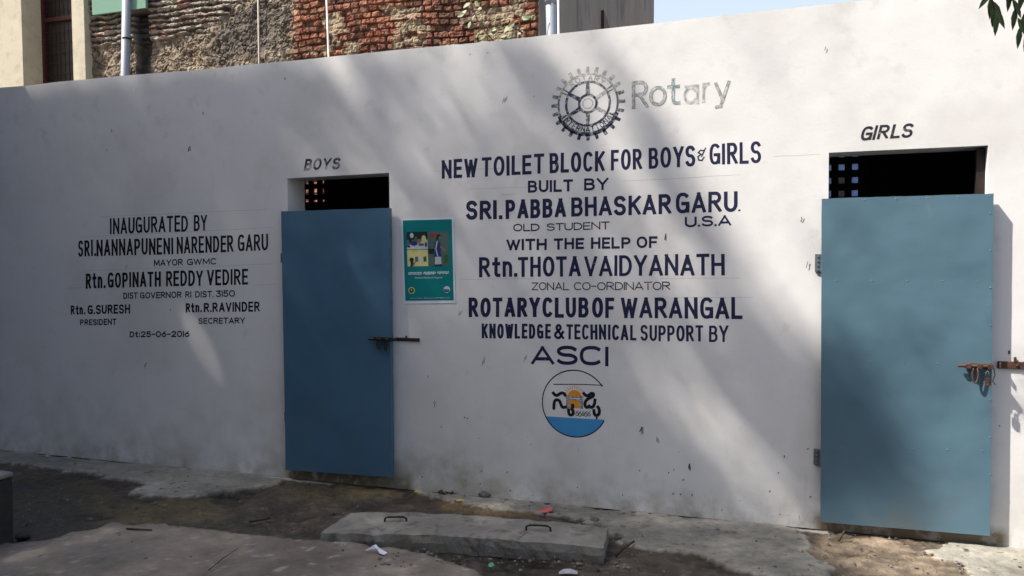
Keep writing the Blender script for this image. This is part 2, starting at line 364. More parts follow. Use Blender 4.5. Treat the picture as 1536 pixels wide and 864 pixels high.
def plate(bm, xs, zf, holes, y0, y1):
    """wall between y0 (front) and y1 with rectangular holes, heights zf(x) at the top"""
    zs = sorted({0.0, 1.0} | {h for H in holes for h in H[2:4]})
    nz_ = []
    for a, b in zip(zs, zs[1:]):
        k = 6 if b-a > .2 else 1
        nz_ += [a+(b-a)*i/k for i in range(k)]
    zs = nz_+[1.0]; V = {}
    def z(i, j): return zs[j]*3.0 if zs[j] < 1 else zf(xs[i])
    def vert(i, j, s):
        if (i, j, s) not in V: V[(i, j, s)] = bm.verts.new((xs[i], y0 if s == 0 else y1, z(i, j)))
        return V[(i, j, s)]
    def solid(i, j):
        if i < 0 or j < 0 or i >= len(xs)-1 or j >= len(zs)-1: return False
        cx, cz = (xs[i]+xs[i+1])/2, (zs[j]+zs[j+1])/2
        return not any(h[0] < cx < h[1] and h[2] < cz < h[3] for h in holes)
    for i in range(len(xs)-1):
        for j in range(len(zs)-1):
            if not solid(i, j): continue
            bm.faces.new((vert(i, j, 0), vert(i+1, j, 0), vert(i+1, j+1, 0), vert(i, j+1, 0)))
            bm.faces.new((vert(i, j, 1), vert(i, j+1, 1), vert(i+1, j+1, 1), vert(i+1, j, 1)))
            for di, dj, a, b in ((-1, 0, (i, j), (i, j+1)), (1, 0, (i+1, j+1), (i+1, j)), (0, -1, (i+1, j), (i, j)), (0, 1, (i, j+1), (i+1, j+1))):
                if not solid(i+di, j+dj):
                    bm.faces.new((vert(*a, 0), vert(*b, 0), vert(*b, 1), vert(*a, 1)))
def breaks(a, b, extra, step=.25):
    r = set(np.round(np.arange(a, b, step), 4).tolist()) | {a, b} | set(extra)
    r = sorted(r); return [v for k, v in enumerate(r) if k == 0 or v in extra or v-r[k-1] > .02]
bm = NB(); BZ0 = .08
plate(bm, breaks(XL, XR, [BL, BR, GL, GR], .12), ztop, [(BL, BR, BZ0/3, BT/3), (GL, GR, BZ0/3, GT/3)], 0, TH)
for v in bm.verts:                                     # the girls' lintel runs a little out of level
    if GL-.001 <= v.co.x <= GR+.001 and abs(v.co.z-GT) < 1e-4: v.co.z = GTL+(GTR-GTL)*(v.co.x-GL)/(GR-GL)
    if BL-.001 <= v.co.x <= BR+.001 and abs(v.co.z-BT) < 1e-4: v.co.z += .008*(v.co.x-BL)/(BR-BL)-.004
bmesh.ops.recalc_face_normals(bm, faces=bm.faces)
overlay(M['wall'], (.40, .39, .36), fbox(XL, XR, 2.80, 3.4, .35, 4, .55, .75, .45))
overlay(M['wall'], (.60, .59, .57), fnoise(1.1, .50, .62, .6))
for a_, b_ in ((BL-.02, BR+.12), (GL-.02, GR+.10)):
    overlay(M['wall'], (.16, .12, .07), fbox(a_, b_, -.2, .07, .06, 12, .22, .50, .92))
overlay(M['wall'], (.30, .28, .21), fbox(BR+.03, BR+.55, -.2, .10, .35, 3.5, .40, .62, .75))
FWALL = obj('front_wall', bm, M['wall'], TB)
for x0, x1 in ((XL, XL+.2), (XR-.2, XR)):
    bm = NB(); box(bm, (x0, TH+.003, -.1), (x1, DEPTH-.003, 3.0)); obj('side_wall', bm, M['wall'], TB)
bm = NB(); box(bm, ((BR+GL)/2-.06, TH+.003, -.1), ((BR+GL)/2+.06, DEPTH-.003, 2.99)); obj('partition_wall', bm, M['inside'], TB)
bm = NB(); box(bm, (XL+.21, TH+.004, -.1), (XR-.21, DEPTH-.004, .03)); obj('floor', bm, M['inside'], TB)
bm = NB(); box(bm, (XL, TH+.004, 3.003), (XR, DEPTH+.25, 3.10)); obj('roof_slab', bm, M['slab_roof'], TB)
# back wall with two ventilator openings, cast grilles set in them
def VY(u, v): return W(u, v, DEPTH)
vb = (VY(430, 280).x, VY(486.0, 280).x, 2.25, 2.94); vg = (VY(1232, 260).x, VY(1309, 260).x, 2.15, 2.90)
holes = [(a[0], a[1], a[2]/3, a[3]/3) for a in (vb, vg)]
bm = NB(); plate(bm, breaks(XL, XR, [vb[0], vb[1], vg[0], vg[1]]), lambda x: 3.0, holes, DEPTH, DEPTH+.15)
bmesh.ops.recalc_face_normals(bm, faces=bm.faces); obj('back_wall', bm, M['inside'], TB)
def grille(x0, x1, z0, z1, xc, zc, px, pz, hx, hz_):
    """plate of square holes; hole centres at xc + i*px, zc + j*pz"""
    bm = NB(); ya, yb = DEPTH+.05, DEPTH+.085
    xs_ = [x0]; c = xc+math.ceil((x0-xc)/px)*px
    ex = [(c+i*px-hx/2, c+i*px+hx/2) for i in range(40) if c+i*px+hx/2 < x1]
    c = zc+math.ceil((z0-zc)/pz)*pz; ez = [(c+i*pz-hz_/2, c+i*pz+hz_/2) for i in range(40) if c+i*pz+hz_/2 < z1]
    last = x0
    for a, b in ex+[(x1, x1)]:
        if a > last: box(bm, (last, ya, z0), (a, yb, z1))
        last = max(last, b)
    for a, b in ex:
        last = z0
        for p, q in ez+[(z1, z1)]:
            if p > last: box(bm, (max(a, x0), ya+.002, last), (b, yb-.002, p))
            last = max(last, q)
    return obj('ventilator_grille', bm, M['inside'], TB)
p1, p2 = W(460, 272, DEPTH+.06), W(473, 287.3, DEPTH+.06); s1 = p2-p1
grille(vb[0], vb[1]-.001, vb[2], vb[3], p1.x, p1.z, s1.x, abs(s1.z), s1.x*.50, abs(s1.z)*.56)
p1, p2 = W(1262.5, 251, DEPTH+.06), W(1282.5, 270, DEPTH+.06); s1 = p2-p1
grille(vg[0], vg[1]-.001, vg[2], vg[3], p1.x, p1.z, s1.x, abs(s1.z), s1.x*.46, abs(s1.z)*.46)

bm = NB(); box(bm, (GR-.045, .055, .09), (GR+.004, .10, GTR-.01)); obj('frame_post', bm, M['black_iron'], TB)
BH = empty('blue_house', (1.4, 6.6, 0), 'low blue house behind the block, glimpsed through the grille above the girls door', 'house')
bm = NB(); box(bm, (-.4, 6.2, -.1), (3.4, 8.5, 3.3)); obj('wall', bm, mat('blue_limewash', (.10, .17, .36), .85, (.15, .24, .44), 3, .5), BH)
bm = NB(); box(bm, (-.5, 6.0, 3.303), (3.5, 8.6, 3.42)); obj('roof', bm, M['slab_roof'], BH)
for x_ in (.35, .72, 1.18):
    bm = NB(); box(bm, (x_, 6.17, 1.6), (x_+.22, 6.197, 2.75)); f_ = obj('window', bm, M['paper'], BH)
    bm = NB(); box(bm, (x_+.03, 6.15, 1.65), (x_+.16, 6.167, 2.70)); obj('pane', bm, M['dark_glass'], f_)

# doors: folded steel sheets on angle frames, hung on the face of the wall
def steel_door(corners, rows, seed, lab, paint):
    yf, yb = -.064, -.022
    tl, tr, br_, bl_ = [W(u, v, yf) for u, v in corners]
    random.seed(seed); bm = NB(); NX, NZ = 24, 46
    def pt(s, t, y):
        a = tl.lerp(tr, s); b = bl_.lerp(br_, s); p = b.lerp(a, t); return Vector((p.x, y, p.z))
    g = [[None]*(NX+1) for _ in range(NZ+1)]
    for j in range(NZ+1):
        for i in range(NX+1):
            s, t = i/NX, j/NZ
            ed = min(1, 14*min(s, 1-s, t, 1-t))
            d = .018*(fbm(np.array(s*2.6+seed), np.array(t*5.0), seed, 3)-.5)*ed
            w_ = .0035*(fbm(np.array(t*18.), np.array(seed*3.1), 2, 2)-.5)
            p = pt(s, t, yf+float(d))
            if i in (0, NX): p.x += float(w_)
            if j == NZ: p.z += .006*(float(fbm(np.array(s*9.), np.array(seed*1.7), 5, 2))-.5)
            g[j][i] = bm.verts.new(p)
    for j in range(NZ):
        for i in range(NX):
            f = bm.faces.new((g[j][i], g[j][i+1], g[j+1][i+1], g[j+1][i])); f.smooth = True
    fco = [q.co.copy() for r_ in g for q in r_]
    rim = [g[0][i] for i in range(NX+1)]+[g[j][NX] for j in range(1, NZ+1)]+[g[NZ][i] for i in range(NX-1, -1, -1)]+[g[j][0] for j in range(NZ-1, 0, -1)]
    back = [bm.verts.new((v.co.x, yb, v.co.z)) for v in rim]; rim = [bm.verts.new(v.co) for v in rim]
    for k in range(len(rim)):
        f = bm.faces.new((rim[k], back[k], back[(k+1) % len(rim)], rim[(k+1) % len(rim)])); f.material_index = 1
    f = bm.faces.new(back); f.material_index = 1
    bmesh.ops.recalc_face_normals(bm, faces=bm.faces)
    for (u, v) in rows:
        p = W(u, v, yf+.001); p.y = min(fco, key=lambda q: (q-p).length_squared).y+.001; bmesh.ops.create_icosphere(bm, subdivisions=2, radius=.006, matrix=Matrix.Translation(p) @ Matrix.Diagonal((1, .45, 1, 1)))
    return obj('door', bm, [M[paint], M['steel_edge']], TB, label=lab)
grows = [(1255+k*53, 421+k*.2) for k in range(5)]+[(1254+k*51, 541+k*1.5) for k in range(5)]+[(1262+k*53, 671+k*1.3) for k in range(5)]+[(1250+k*47, 302-k*1.6) for k in range(6)]+[(1485.5, 320+k*56) for k in range(8)]
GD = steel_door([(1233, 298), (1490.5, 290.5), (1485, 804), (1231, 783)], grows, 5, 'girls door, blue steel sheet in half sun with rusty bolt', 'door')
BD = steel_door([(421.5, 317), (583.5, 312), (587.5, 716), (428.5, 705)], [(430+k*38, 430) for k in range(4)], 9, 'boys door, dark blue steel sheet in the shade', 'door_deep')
def hinge(par, u0, v0, u1, v1, holes=4):
    bm = NB(); a, b = W(u0, v0, -.012), W(u1, v1, -.012)
    box(bm, (a.x, -.012, b.z), (b.x, -.002, a.z)); bevel(bm, .002)
    for k in range(holes):
        z = a.z+(b.z-a.z)*(k+.6)/holes
        bmesh.ops.create_cone(bm, segments=8, radius1=.006, radius2=.004, depth=.006, cap_ends=True, matrix=Matrix.Translation((a.x+(b.x-a.x)*.4, -.014, z)) @ Matrix.Rotation(R(90), 4, 'X'))
    tube(bm, [(b.x, -.022, a.z), (b.x, -.022, b.z)], .009, 8)
    obj('hinge', bm, M['hinge'], par)
hinge(GD, 1222.5, 381, 1234, 408); hinge(GD, 1220.5, 673, 1232, 698); hinge(BD, 420.5, 380, 424, 394, 2); hinge(BD, 426, 618, 430, 632, 2)
def bolt(par, u0, u1, v, v1, m, r, loops):
    """sliding bolt across the leading edge with its guides and a hanging hasp"""
    yb = -.088; a, b = W(u0, v, yb), W(u1, v1, yb); bm = NB()
    tube(bm, [a, b], r, 10)
    pl0, pl1 = a.lerp(b, .22), a.lerp(b, .98)
    box(bm, (pl0.x, -.078, a.z-r*1.7), (pl1.x, -.067, a.z+r*1.7))
    for t in (.3, .62, .93):
        p = a.lerp(b, t); box(bm, (p.x-.012, yb-r-.004, p.z-r-.004), (p.x+.012, -.0665, p.z+r+.004))
    obj('bolt', bm, m, par, smooth=False)
    bm = NB()
    for (uu, vv, L, wd) in loops:
        p = W(uu, vv, yb); pts = []
        for k in range(13):
            q = k/12*math.pi*1.0
            pts.append((p.x-wd*math.cos(q)*(1 if k not in (0, 12) else .6), yb-.004, p.z-L*math.sin(q)**.8))
        tube(bm, pts, r*.55, 6)
    obj('hasp', bm, m, par, smooth=True)
bolt(GD, 1437, 1489, 548.5, 550, M['rust'], .0085, [(1463, 552, .085, .016)])
bolt(BD, 553, 588, 508.5, 509.5, M['black_iron'], .008, [(568, 511, .06, .014), (579, 511, .07, .010)])
def catch(u0, u1, v, half, m, lab):
    a, b = W(u0, v, -.02), W(u1, v, -.02); bm = NB()
    box(bm, (a.x, -.012, a.z-half), (b.x, -.001, a.z+half)); bevel(bm, .003)
    for t in (.08, .5, .9):
        p = a.lerp(b, t); bmesh.ops.create_icosphere(bm, subdivisions=1, radius=.009, matrix=Matrix.Translation((p.x, -.013, a.z)))
    p0 = a.lerp(b, .05); tube(bm, [(p0.x, -.012, a.z-half*.8), (p0.x-.004, -.05, a.z-half*.4), (p0.x-.004, -.05, a.z+half*.4), (p0.x, -.012, a.z+half*.8)], .005, 6)
    q = a.lerp(b, .45); tube(bm, [(q.x, -.008, a.z+half), (q.x, -.010, a.z+half*2.2)], .007, 6)
    obj('bolt_catch', bm, m, TB, label=lab)
catch(1497, 1556, 547.5, .021, M['rust'], 'rusty flat bolt catch beside the girls door'); catch(592.5, 628, 509, .012, M['black_iron'], 'black bolt catch beside the boys door')

# ------------------------------------------------------------------ brush lettering
def arc(cx, cy_, rx, ry, a0, a1, n=14): return [(cx+rx*math.cos(R(a0+(a1-a0)*k/n)), cy_+ry*math.sin(R(a0+(a1-a0)*k/n))) for k in range(n+1)]
def sarc(cx, cy_, rx, ry, a0, a1, n=16, e=.8):        # squarer arc, like a condensed capital
    o = []
    for k in range(n+1):
        t = R(a0+(a1-a0)*k/n); c_, s_ = math.cos(t), math.sin(t)
        o.append((cx+rx*math.copysign(abs(c_)**e, c_), cy_+ry*math.copysign(abs(s_)**e, s_)))
    return o
FN = {
 'A': (1.05, [[(0, 0), (.5, 1), (1, 0)], [(.19, .27), (.81, .27)]]),
 'B': (.92, [[(0, 0), (0, 1)], [(0, 1), (.5, 1)]+arc(.55, .77, .37, .23, 90, -90, 8)+[(0, .54)], [(0, .54), (.5, .54)]+arc(.56, .27, .44, .27, 90, -90, 8)+[(0, 0)]]),
 'C': (.95, [sarc(.53, .5, .53, .5, 48, 312)]),
 'D': (.98, [[(0, 0), (0, 1)], [(0, 1), (.35, 1)]+arc(.38, .5, .62, .5, 90, -90, 14)+[(0, 0)]]),
 'E': (.78, [[(0, 0), (0, 1)], [(0, 1), (1, 1)], [(0, .51), (.9, .51)], [(0, 0), (1, 0)]]),
 'F': (.76, [[(0, 0), (0, 1)], [(0, 1), (1, 1)], [(0, .5), (.9, .5)]]),
 'G': (1.0, [sarc(.52, .5, .52, .5, 50, 335), [(.55, .46), (1, .46), (1, .04)]]),
 'H': (.95, [[(0, 0), (0, 1)], [(1, 0), (1, 1)], [(0, .52), (1, .52)]]),
 'I': (.0, [[(.5, 0), (.5, 1)]]),
 'K': (.95, [[(0, 0), (0, 1)], [(1, 1), (.05, .42)], [(.34, .60), (1, 0)]]),
 'L': (.76, [[(0, 1), (0, 0)], [(0, 0), (1, 0)]]),
 'M': (1.2, [[(0, 0), (.06, 1), (.5, .16), (.94, 1), (1, 0)]]),
 'N': (1.0, [[(0, 0), (0, 1)], [(0, 1), (1, 0)], [(1, 0), (1, 1)]]),
 'O': (1.05, [sarc(.5, .5, .5, .5, 90, 450, 28, .92)]),
 'P': (.9, [[(0, 0), (0, 1)], [(0, 1), (.5, 1)]+arc(.55, .73, .45, .27, 90, -90, 10)+[(0, .46)]]),
 'R': (.95, [[(0, 0), (0, 1)], [(0, 1), (.5, 1)]+arc(.55, .75, .40, .25, 90, -90, 10)+[(0, .5)], [(.42, .5), (1, 0)]]),
 'S': (.92, [sarc(.5, .755, .48, .245, 28, 180, 10, .9)+arc(.5, .755, .48, .245, 190, 262, 6)+arc(.5, .26, .5, .26, 80, 0, 6)+sarc(.5, .26, .5, .26, -5, -155, 10, .9)]),
 'T': (.92, [[(0, 1), (1, 1)], [(.5, 1), (.5, 0)]]),
 'U': (.95, [[(0, 1), (0, .34)]+arc(.5, .34, .5, .34, 180, 360, 12)+[(1, 1)]]),
 'V': (1.02, [[(0, 1), (.5, 0), (1, 1)]]),
 'W': (1.45, [[(0, 1), (.26, 0), (.5, .92), (.74, 0), (1, 1)]]),
 'Y': (1.0, [[(0, 1), (.5, .45), (1, 1)], [(.5, .5), (.5, 0)]]),
 'Z': (.9, [[(0, 1), (1, 1), (0, 0), (1, 0)]]),
 't': (.6, [[(.45, .98), (.45, .2)]+arc(.72, .2, .27, .2, 180, 270, 5)+[(1, 0)], [(0, .70), (.95, .70)]]),
 'n': (.75, [[(0, 0), (0, .74)], [(0, .5)]+arc(.5, .48, .5, .26, 180, 0, 10)+[(1, 0)]]),
 '.': (.0, [[(.5, 0), (.5, .02)]]), ':': (.0, [[(.5, .08), (.5, .1)], [(.5, .62), (.5, .64)]]), '-': (.6, [[(0, .48), (1, .48)]]),
 '0': (1.0, [sarc(.5, .5, .5, .5, 90, 450, 28, .95)]), '1': (.0, [[(.5, 0), (.5, 1)]]),
 '2': (.9, [arc(.5, .72, .48, .28, 160, -20, 12)+[(0, 0), (1, 0)]]),
 '3': (.85, [[(.02, 1), (.95, 1), (.42, .58)]+arc(.48, .3, .5, .3, 75, -150, 12)]),
 '5': (.85, [[(.95, 1), (.12, 1), (.08, .56)]+arc(.48, .31, .52, .31, 120, -150, 14)]),
 '6': (.9, [[(.8, 1), (.2, .55)]+arc(.5, .3, .5, .3, 150, 510, 20)]),
 '&': (1.1, [[(1, 0), (.22, .72)]+arc(.45, .82, .24, .18, 200, -40, 10)+[(.08, .36)]+arc(.40, .24, .38, .24, 165, 300, 10)+[(.98, .46)]]),
 'o': (1.0, [arc(.5, .34, .5, .34, 90, 450, 24)]),
 'a': (.95, [arc(.46, .30, .46, .30, 35, 325, 18), [(1, .66), (1, 0)], [(.1, .66), (.85, .67)]]),
 'r': (.5, [[(0, 0), (0, .68)], [(0, .42), (.45, .66), (1, .68)]]),
 'y': (.95, [[(0, .68), (.52, .02)], [(1, .72), (.35, -.24), (.05, -.26)]]),
}
def strip(bm, pts, half, y, clampz=None, mapf=None, ext=True, mi=0):
    """flat brush stroke along pts (2-D metres), mitred; mapf sends (x,z) to the wall"""
    pts = [p for i, p in enumerate(pts) if i == 0 or math.dist(p, pts[i-1]) > 1e-6]
    n = len(pts); closed = n > 3 and math.dist(pts[0], pts[-1]) < 1e-6
    for i in range(1, n-1):                            # a sharp turn is two brush strokes
        a = Vector((pts[i][0]-pts[i-1][0], pts[i][1]-pts[i-1][1])); b = Vector((pts[i+1][0]-pts[i][0], pts[i+1][1]-pts[i][1]))
        if a.angle(b) > 1.1:
            strip(bm, pts[:i+1], half, y, clampz, mapf, ext, mi); strip(bm, pts[i:], half, y-.000004, clampz, mapf, ext, mi); return
    P = [Vector((p[0], p[1])) for p in pts]
    if closed: P = P[:-1]; n -= 1
    elif ext:
        P[0] = P[0]+(P[0]-P[1]).normalized()*half; P[-1] = P[-1]+(P[-1]-P[-2]).normalized()*half
    L, Rr = [], []
    for i in range(n):
        if closed: a, b = P[i]-P[i-1], P[(i+1) % n]-P[i]
        else: a = P[i]-P[i-1] if i else P[1]-P[0]; b = P[i+1]-P[i] if i < n-1 else a
        a, b = a.normalized(), b.normalized(); na, nb = Vector((-a.y, a.x)), Vector((-b.y, b.x))
        m_ = (na+nb); m_ = m_.normalized() if m_.length > 1e-4 else na
        k = half/max(.30, m_.dot(na)); L.append(P[i]+m_*k); Rr.append(P[i]-m_*k)
    def mk(p):
        x, z = p.x, p.y
        if clampz: z = min(max(z, clampz[0]), clampz[1])
        q = mapf(x, z) if mapf else Vector((x, 0, z)); return bm.verts.new((q.x, y, q.z))
    l = [mk(p) for p in L]; r = [mk(p) for p in Rr]
    for i in range(n if closed else n-1):
        j = (i+1) % n
        try: f = bm.faces.new((l[i], r[i], r[j], l[j])); f.material_index = mi
        except ValueError: pass
YP = -.0004
def word(bm, text, u0, b0, t0, u1, b1, t1, swpx, italic=0, mi=0, wob=1.0, y=None):
    """lay a word into the quadrilateral given by its left and right ends on the wall"""
    global LAY
    lb, lt, rb, rt = W(u0, b0), W(u0, t0), W(u1, b1), W(u1, t1)
    wid = (rb.x-lb.x+rt.x-lt.x)/2; hgt = ((lt-lb).length+(rt-rb).length)/2
    swpx *= 1.09
    sw = (W((u0+u1)/2+swpx/2, (b0+t0)/2)-W((u0+u1)/2-swpx/2, (b0+t0)/2)).x*.985
    um = (b0+t0)/2
    gl = [FN[c] for c in text]
    # natural advance: each glyph takes unit*w + one stroke; gaps are shared out
    gap = {'.': .6, ':': .6}
    nat = sum(g[0] for g in gl); k = len(gl)
    gsz = sw*.62
    avail = wid-sw*k-gsz*(k-1); unit = avail/max(nat, .01)
    if unit < 0: unit = 0
    x = 0.0
    def mapf(px_, pz_):
        s = px_/wid; t = pz_/hgt
        a = lb.lerp(rb, s); b_ = lt.lerp(rt, s); q = a.lerp(b_, t); q.x += italic*pz_
        return q
    for c, g in zip(text, gl):
        gw = unit*g[0]
        dz = random.uniform(-.010, .010)*hgt*wob; dx = random.uniform(-.06, .06)*sw*wob; hs = 1+random.uniform(-.012, .012)*wob
        sl_ = random.uniform(-.012, .012)*wob
        for st in g[1]:
            pts = []
            for (a, b) in st:
                pz_ = (sw/2+b*(hgt-sw))*hs; pts.append((x+sw/2+a*gw+dx+sl_*pz_, pz_+dz))
            LAY += 1
            lo = -.3*hgt if c in 'y' else dz
            strip(bm, pts, sw/2*random.uniform(.95, 1.05), (y or YP)-.000008*(LAY % 40), (lo, hgt*hs+dz), mapf, mi=mi)
        x += gw+sw+gsz
LAY = 0
random.seed(31)
LINES = [
 ('navy', 'NEW TOILET BLOCK FOR BOYS & GIRLS', 4.4, [('NEW', 662.7, 268, 240, 716.4, 266.2, 237), ('TOILET', 722.4, 265.3, 236, 816, 260.5, 230.6), ('BLOCK', 824.5, 260, 230, 907, 256.5, 226), ('FOR', 916.3, 255.9, 224.9, 963, 254, 223), ('BOYS', 973.5, 253.2, 222, 1043, 249.6, 217.8), ('GIRLS', 1063.9, 247.4, 216, 1141.7, 244.4, 211.5)]),
 ('navy', 'BUILT BY', 3.3, [('BUILT', 792, 289.2, 271, 859.6, 287, 269), ('BY', 876.2, 285.8, 267.5, 912.6, 285, 266.3)]),
 ('navy', 'SRI. PABBA BHASKAR GARU.', 4.9, [('SRI.', 699.2, 330, 301, 754, 328.6, 300), ('PABBA', 758.7, 328.6, 299.6, 848.9, 325.7, 297), ('BHASKAR', 856.7, 325.2, 296.4, 1006.9, 321, 290.5), ('GARU', 1013.9, 320.5, 289.5, 1106, 317.4, 286.5)]),
 ('navy_thin', 'OLD STUDENT', 1.7, [('OLD', 770, 347.3, 336, 809.5, 346.5, 335.3), ('STUDENT', 820, 346.3, 335.2, 914.3, 344, 332)]),
 ('navy', 'U.S.A', 3.0, [('U.S.A', 1027.4, 341, 325.3, 1096.7, 338.7, 322)]),
 ('navy', 'WITH THE HELP OF', 3.3, [('WITH', 759.5, 375.8, 358.9, 820.2, 374.9, 357.8), ('THE', 830.8, 374.5, 357.5, 876, 373.6, 356.7), ('HELP', 886.5, 373.6, 356.4, 945.8, 372.7, 355.5), ('OF', 955.2, 372.2, 354.5, 986.2, 372, 354.4)]),
 ('navy', 'Rtn. THOTA VAIDYANATH', 4.5, [('Rtn.', 718.7, 415.9, 386, 776, 415.5, 385.4), ('THOTA', 777, 415.5, 385.2, 871, 414.8, 384), ('VAIDYANATH', 876.6, 414.5, 383.8, 1087.4, 413, 380.4)]),
 ('navy_thin', 'ZONAL CO-ORDINATOR', 1.5, [('ZONAL', 797.6, 435.4, 423.7, 853.4, 435.3, 423.4), ('CO-ORDINATOR', 860.9, 435.3, 423.4, 1005.7, 435, 422.4)]),
 ('navy', 'ROTARY CLUB OF WARANGAL', 5.0, [('ROTARY', 703.2, 475.6, 446.3, 810, 475.9, 446.3), ('CLUB', 813.7, 476.2, 446.3, 883, 476.7, 446.3), ('OF', 888.3, 476.4, 446.1, 921.5, 477, 446), ('WARANGAL', 931, 477, 446, 1114, 479, 446)]),
 ('navy', 'KNOWLEDGE & TECHNICAL SUPPORT BY', 3.5, [('KNOWLEDGE', 722.7, 507.5, 485.4, 826, 508.3, 486), ('&', 830.7, 508.7, 486, 846.5, 508.9, 486), ('TECHNICAL', 849.2, 509, 486.4, 954.5, 510.5, 487.2), ('SUPPORT', 960.6, 511.3, 487.5, 1055, 512.5, 488), ('BY', 1063.3, 512.8, 488, 1092.6, 513.5, 488)]),
 ('navy', 'ASCI', 4.6, [('ASC', 796.8, 547, 518.5, 902.6, 548, 519), ('I', 907.6, 549.6, 520.3, 914.5, 549.6, 520.3)]),
 ('ink', 'INAUGURATED BY', 2.6, [('INAUGURATED', 165, 351.4, 327.2, 282.2, 347.2, 322.8), ('BY', 290.6, 346.7, 322.8, 310.8, 345.8, 321.7)]),
 ('ink', 'SRI.NANNAPUNENI NARENDER GARU', 2.7, [('SRI.', 117, 385.3, 361, 144.2, 384, 359.7), ('NANNAPUNENI', 145, 384.2, 359.2, 260, 381.4, 356.4), ('NARENDER', 265, 380.8, 355.6, 350.3, 377.8, 352.8), ('GARU', 356.7, 377.2, 352.2, 402.2, 375.6, 350.6)]),
 ('ink', 'MAYOR GWMC', 1.4, [('MAYOR', 230.8, 399.2, 389.4, 274.4, 398.3, 388.3), ('GWMC', 280.3, 397.8, 388.3, 324.7, 396.7, 387)]),
 ('ink', 'Rtn. GOPINATH REDDY VEDIRE', 2.8, [('Rtn.', 128.6, 433.3, 410.3, 158.6, 432, 409.2), ('GOPINATH', 161.4, 432, 409.2, 241.4, 430, 407), ('REDDY', 248.9, 429.7, 406.7, 304.4, 428.6, 405), ('VEDIRE', 310.8, 428.3, 404.4, 372, 427, 403.3)]),
 ('ink', 'DIST GOVERNOR RI DIST. 3150', 1.4, [('DIST', 185, 448.6, 438.9, 206.4, 448, 438.3), ('GOVERNOR', 210, 448, 438.3, 272.5, 447, 437.2), ('RI', 278, 446.7, 437, 287, 446.5, 436.9), ('DIST.', 292.8, 446.4, 436.7, 320.5, 445.8, 436.1), ('3150', 323.9, 445.6, 435.6, 352.5, 445, 435)]),
 ('ink', 'Rtn. G.SURESH', 2.0, [('Rtn.', 106.4, 472.2, 458.3, 128, 471.4, 457.8), ('G.SURESH', 131.4, 471.4, 457.8, 195.3, 470.3, 456.4)]),
 ('ink', 'PRESIDENT', 1.4, [('PRESIDENT', 120.3, 488, 479.2, 174.7, 487.5, 477.8)]),
 ('ink', 'Rtn. R.RAVINDER', 2.2, [('Rtn.', 278.6, 468.9, 454.7, 303, 468.3, 454.2), ('R.RAVINDER', 305.8, 468.3, 454.2, 389.7, 467.5, 452.2)]),
 ('ink', 'SECRETARY', 1.4, [('SECRETARY', 297.5, 486, 477, 367.8, 485.3, 475.8)]),
 ('ink', 'Dt:25-06-2016', 1.5, [('Dt:', 194.7, 506.4, 497.2, 210, 506, 497), ('25-06-2016', 211.5, 506, 497, 284.4, 505.6, 496)]),
]
for mk, txt, sw, words in LINES:
    for wd in words:
        bm = NB(); word(bm, wd[0], *wd[1:], sw)
        if wd is not words[-1]: obj('painted_word', bm, M[mk], TB, label='hand painted lettering reading '+wd[0])
    if txt.endswith('GARU.'):
        p = W(1109, 315.5); strip(bm, [(p.x-.001, p.z), (p.x+.001, p.z)], .0055, YP)
    obj('painted_word', bm, M[mk], TB, label='hand painted lettering reading '+words[-1][0])
    if txt.startswith('NEW'):                          # the small brushed ampersand between BOYS and GIRLS
        pts = [W(1056, 226), W(1050.5, 225.5), W(1047.5, 229), W(1051.5, 231.5), W(1047, 235), W(1048, 240), W(1053, 240.8), W(1056, 236)]
        bm = NB(); strip(bm, [(p.x, p.z) for p in pts], .0042, YP); pts = [W(1058.2, 222.5), W(1052.5, 234.5)]; strip(bm, [(p.x, p.z) for p in pts], .0040, YP-.00004)
        obj('painted_word', bm, M[mk], TB, label='small thin brushed ampersand between BOYS and GIRLS')
bm = NB(); word(bm, 'BOYS', 455.7, 256, 238.8, 508.5, 254.2, 236, 3.0, italic=.22, wob=2.5)
obj('painted_word', bm, M['faded'], TB, label='faded slanted lettering reading BOYS above the dark blue door')
bm = NB(); word(bm, 'GIRLS', 1288.8, 211.2, 190, 1367.5, 206.5, 185.3, 3.9, italic=.22, wob=2.5)
obj('painted_word', bm, M['label_ink'], TB, label='slanted lettering reading GIRLS above the half sunlit door')

# cogwheel emblem and the worn word beside it
gc = W(881.7, 155.5); k1 = (W(900, 155).x-W(864, 155).x)/36; k2 = (W(882, 130).z-W(882, 180).z)/50
def gpt(r, a): return (gc.x+r*k1*math.cos(a), gc.z+r*k2*math.sin(a))
def ring(bm, r0, r1, y, a0=0, a1=360, n=72, mi=lambda a: 0):
    for k in range(n):
        a, b = R(a0+(a1-a0)*k/n), R(a0+(a1-a0)*(k+1)/n)
        q = [gpt(r0, a), gpt(r1, a), gpt(r1, b), gpt(r0, b)]
        f = bm.faces.new([bm.verts.new((x, y, z)) for x, z in q]); f.material_index = mi((a+b)/2)
def wear(a):                                          # top worn, bottom fresh
    s = math.sin(a); return 0 if s < -.35 else (1 if s < .35 else 2)
bm = NB()
ring(bm, 42.9, 46.0, YP, mi=wear); ring(bm, 45.6, 49.0, YP, 200, 340, 40); ring(bm, 30.9, 34.6, YP, mi=lambda a: 0 if math.sin(a) < -.3 or math.cos(a) < -.5 else 1)
ring(bm, 11.2, 15.0, YP, mi=lambda a: 0 if math.sin(a) > -.6 else 1); ring(bm, 6.6, 8.2, YP, mi=lambda a: 2)
for k in range(24):
    a = R(90+15*k); t0, t1 = .062, .042
    q = [(46.5, -t0), (46.5, t0), (55.5, t1), (55.5, -t1)]
    mi = wear(a)
    if True:
        f = bm.faces.new([bm.verts.new((gpt(r, a+t)[0], YP, gpt(r, a+t)[1])) for r, t in q]); f.material_index = mi
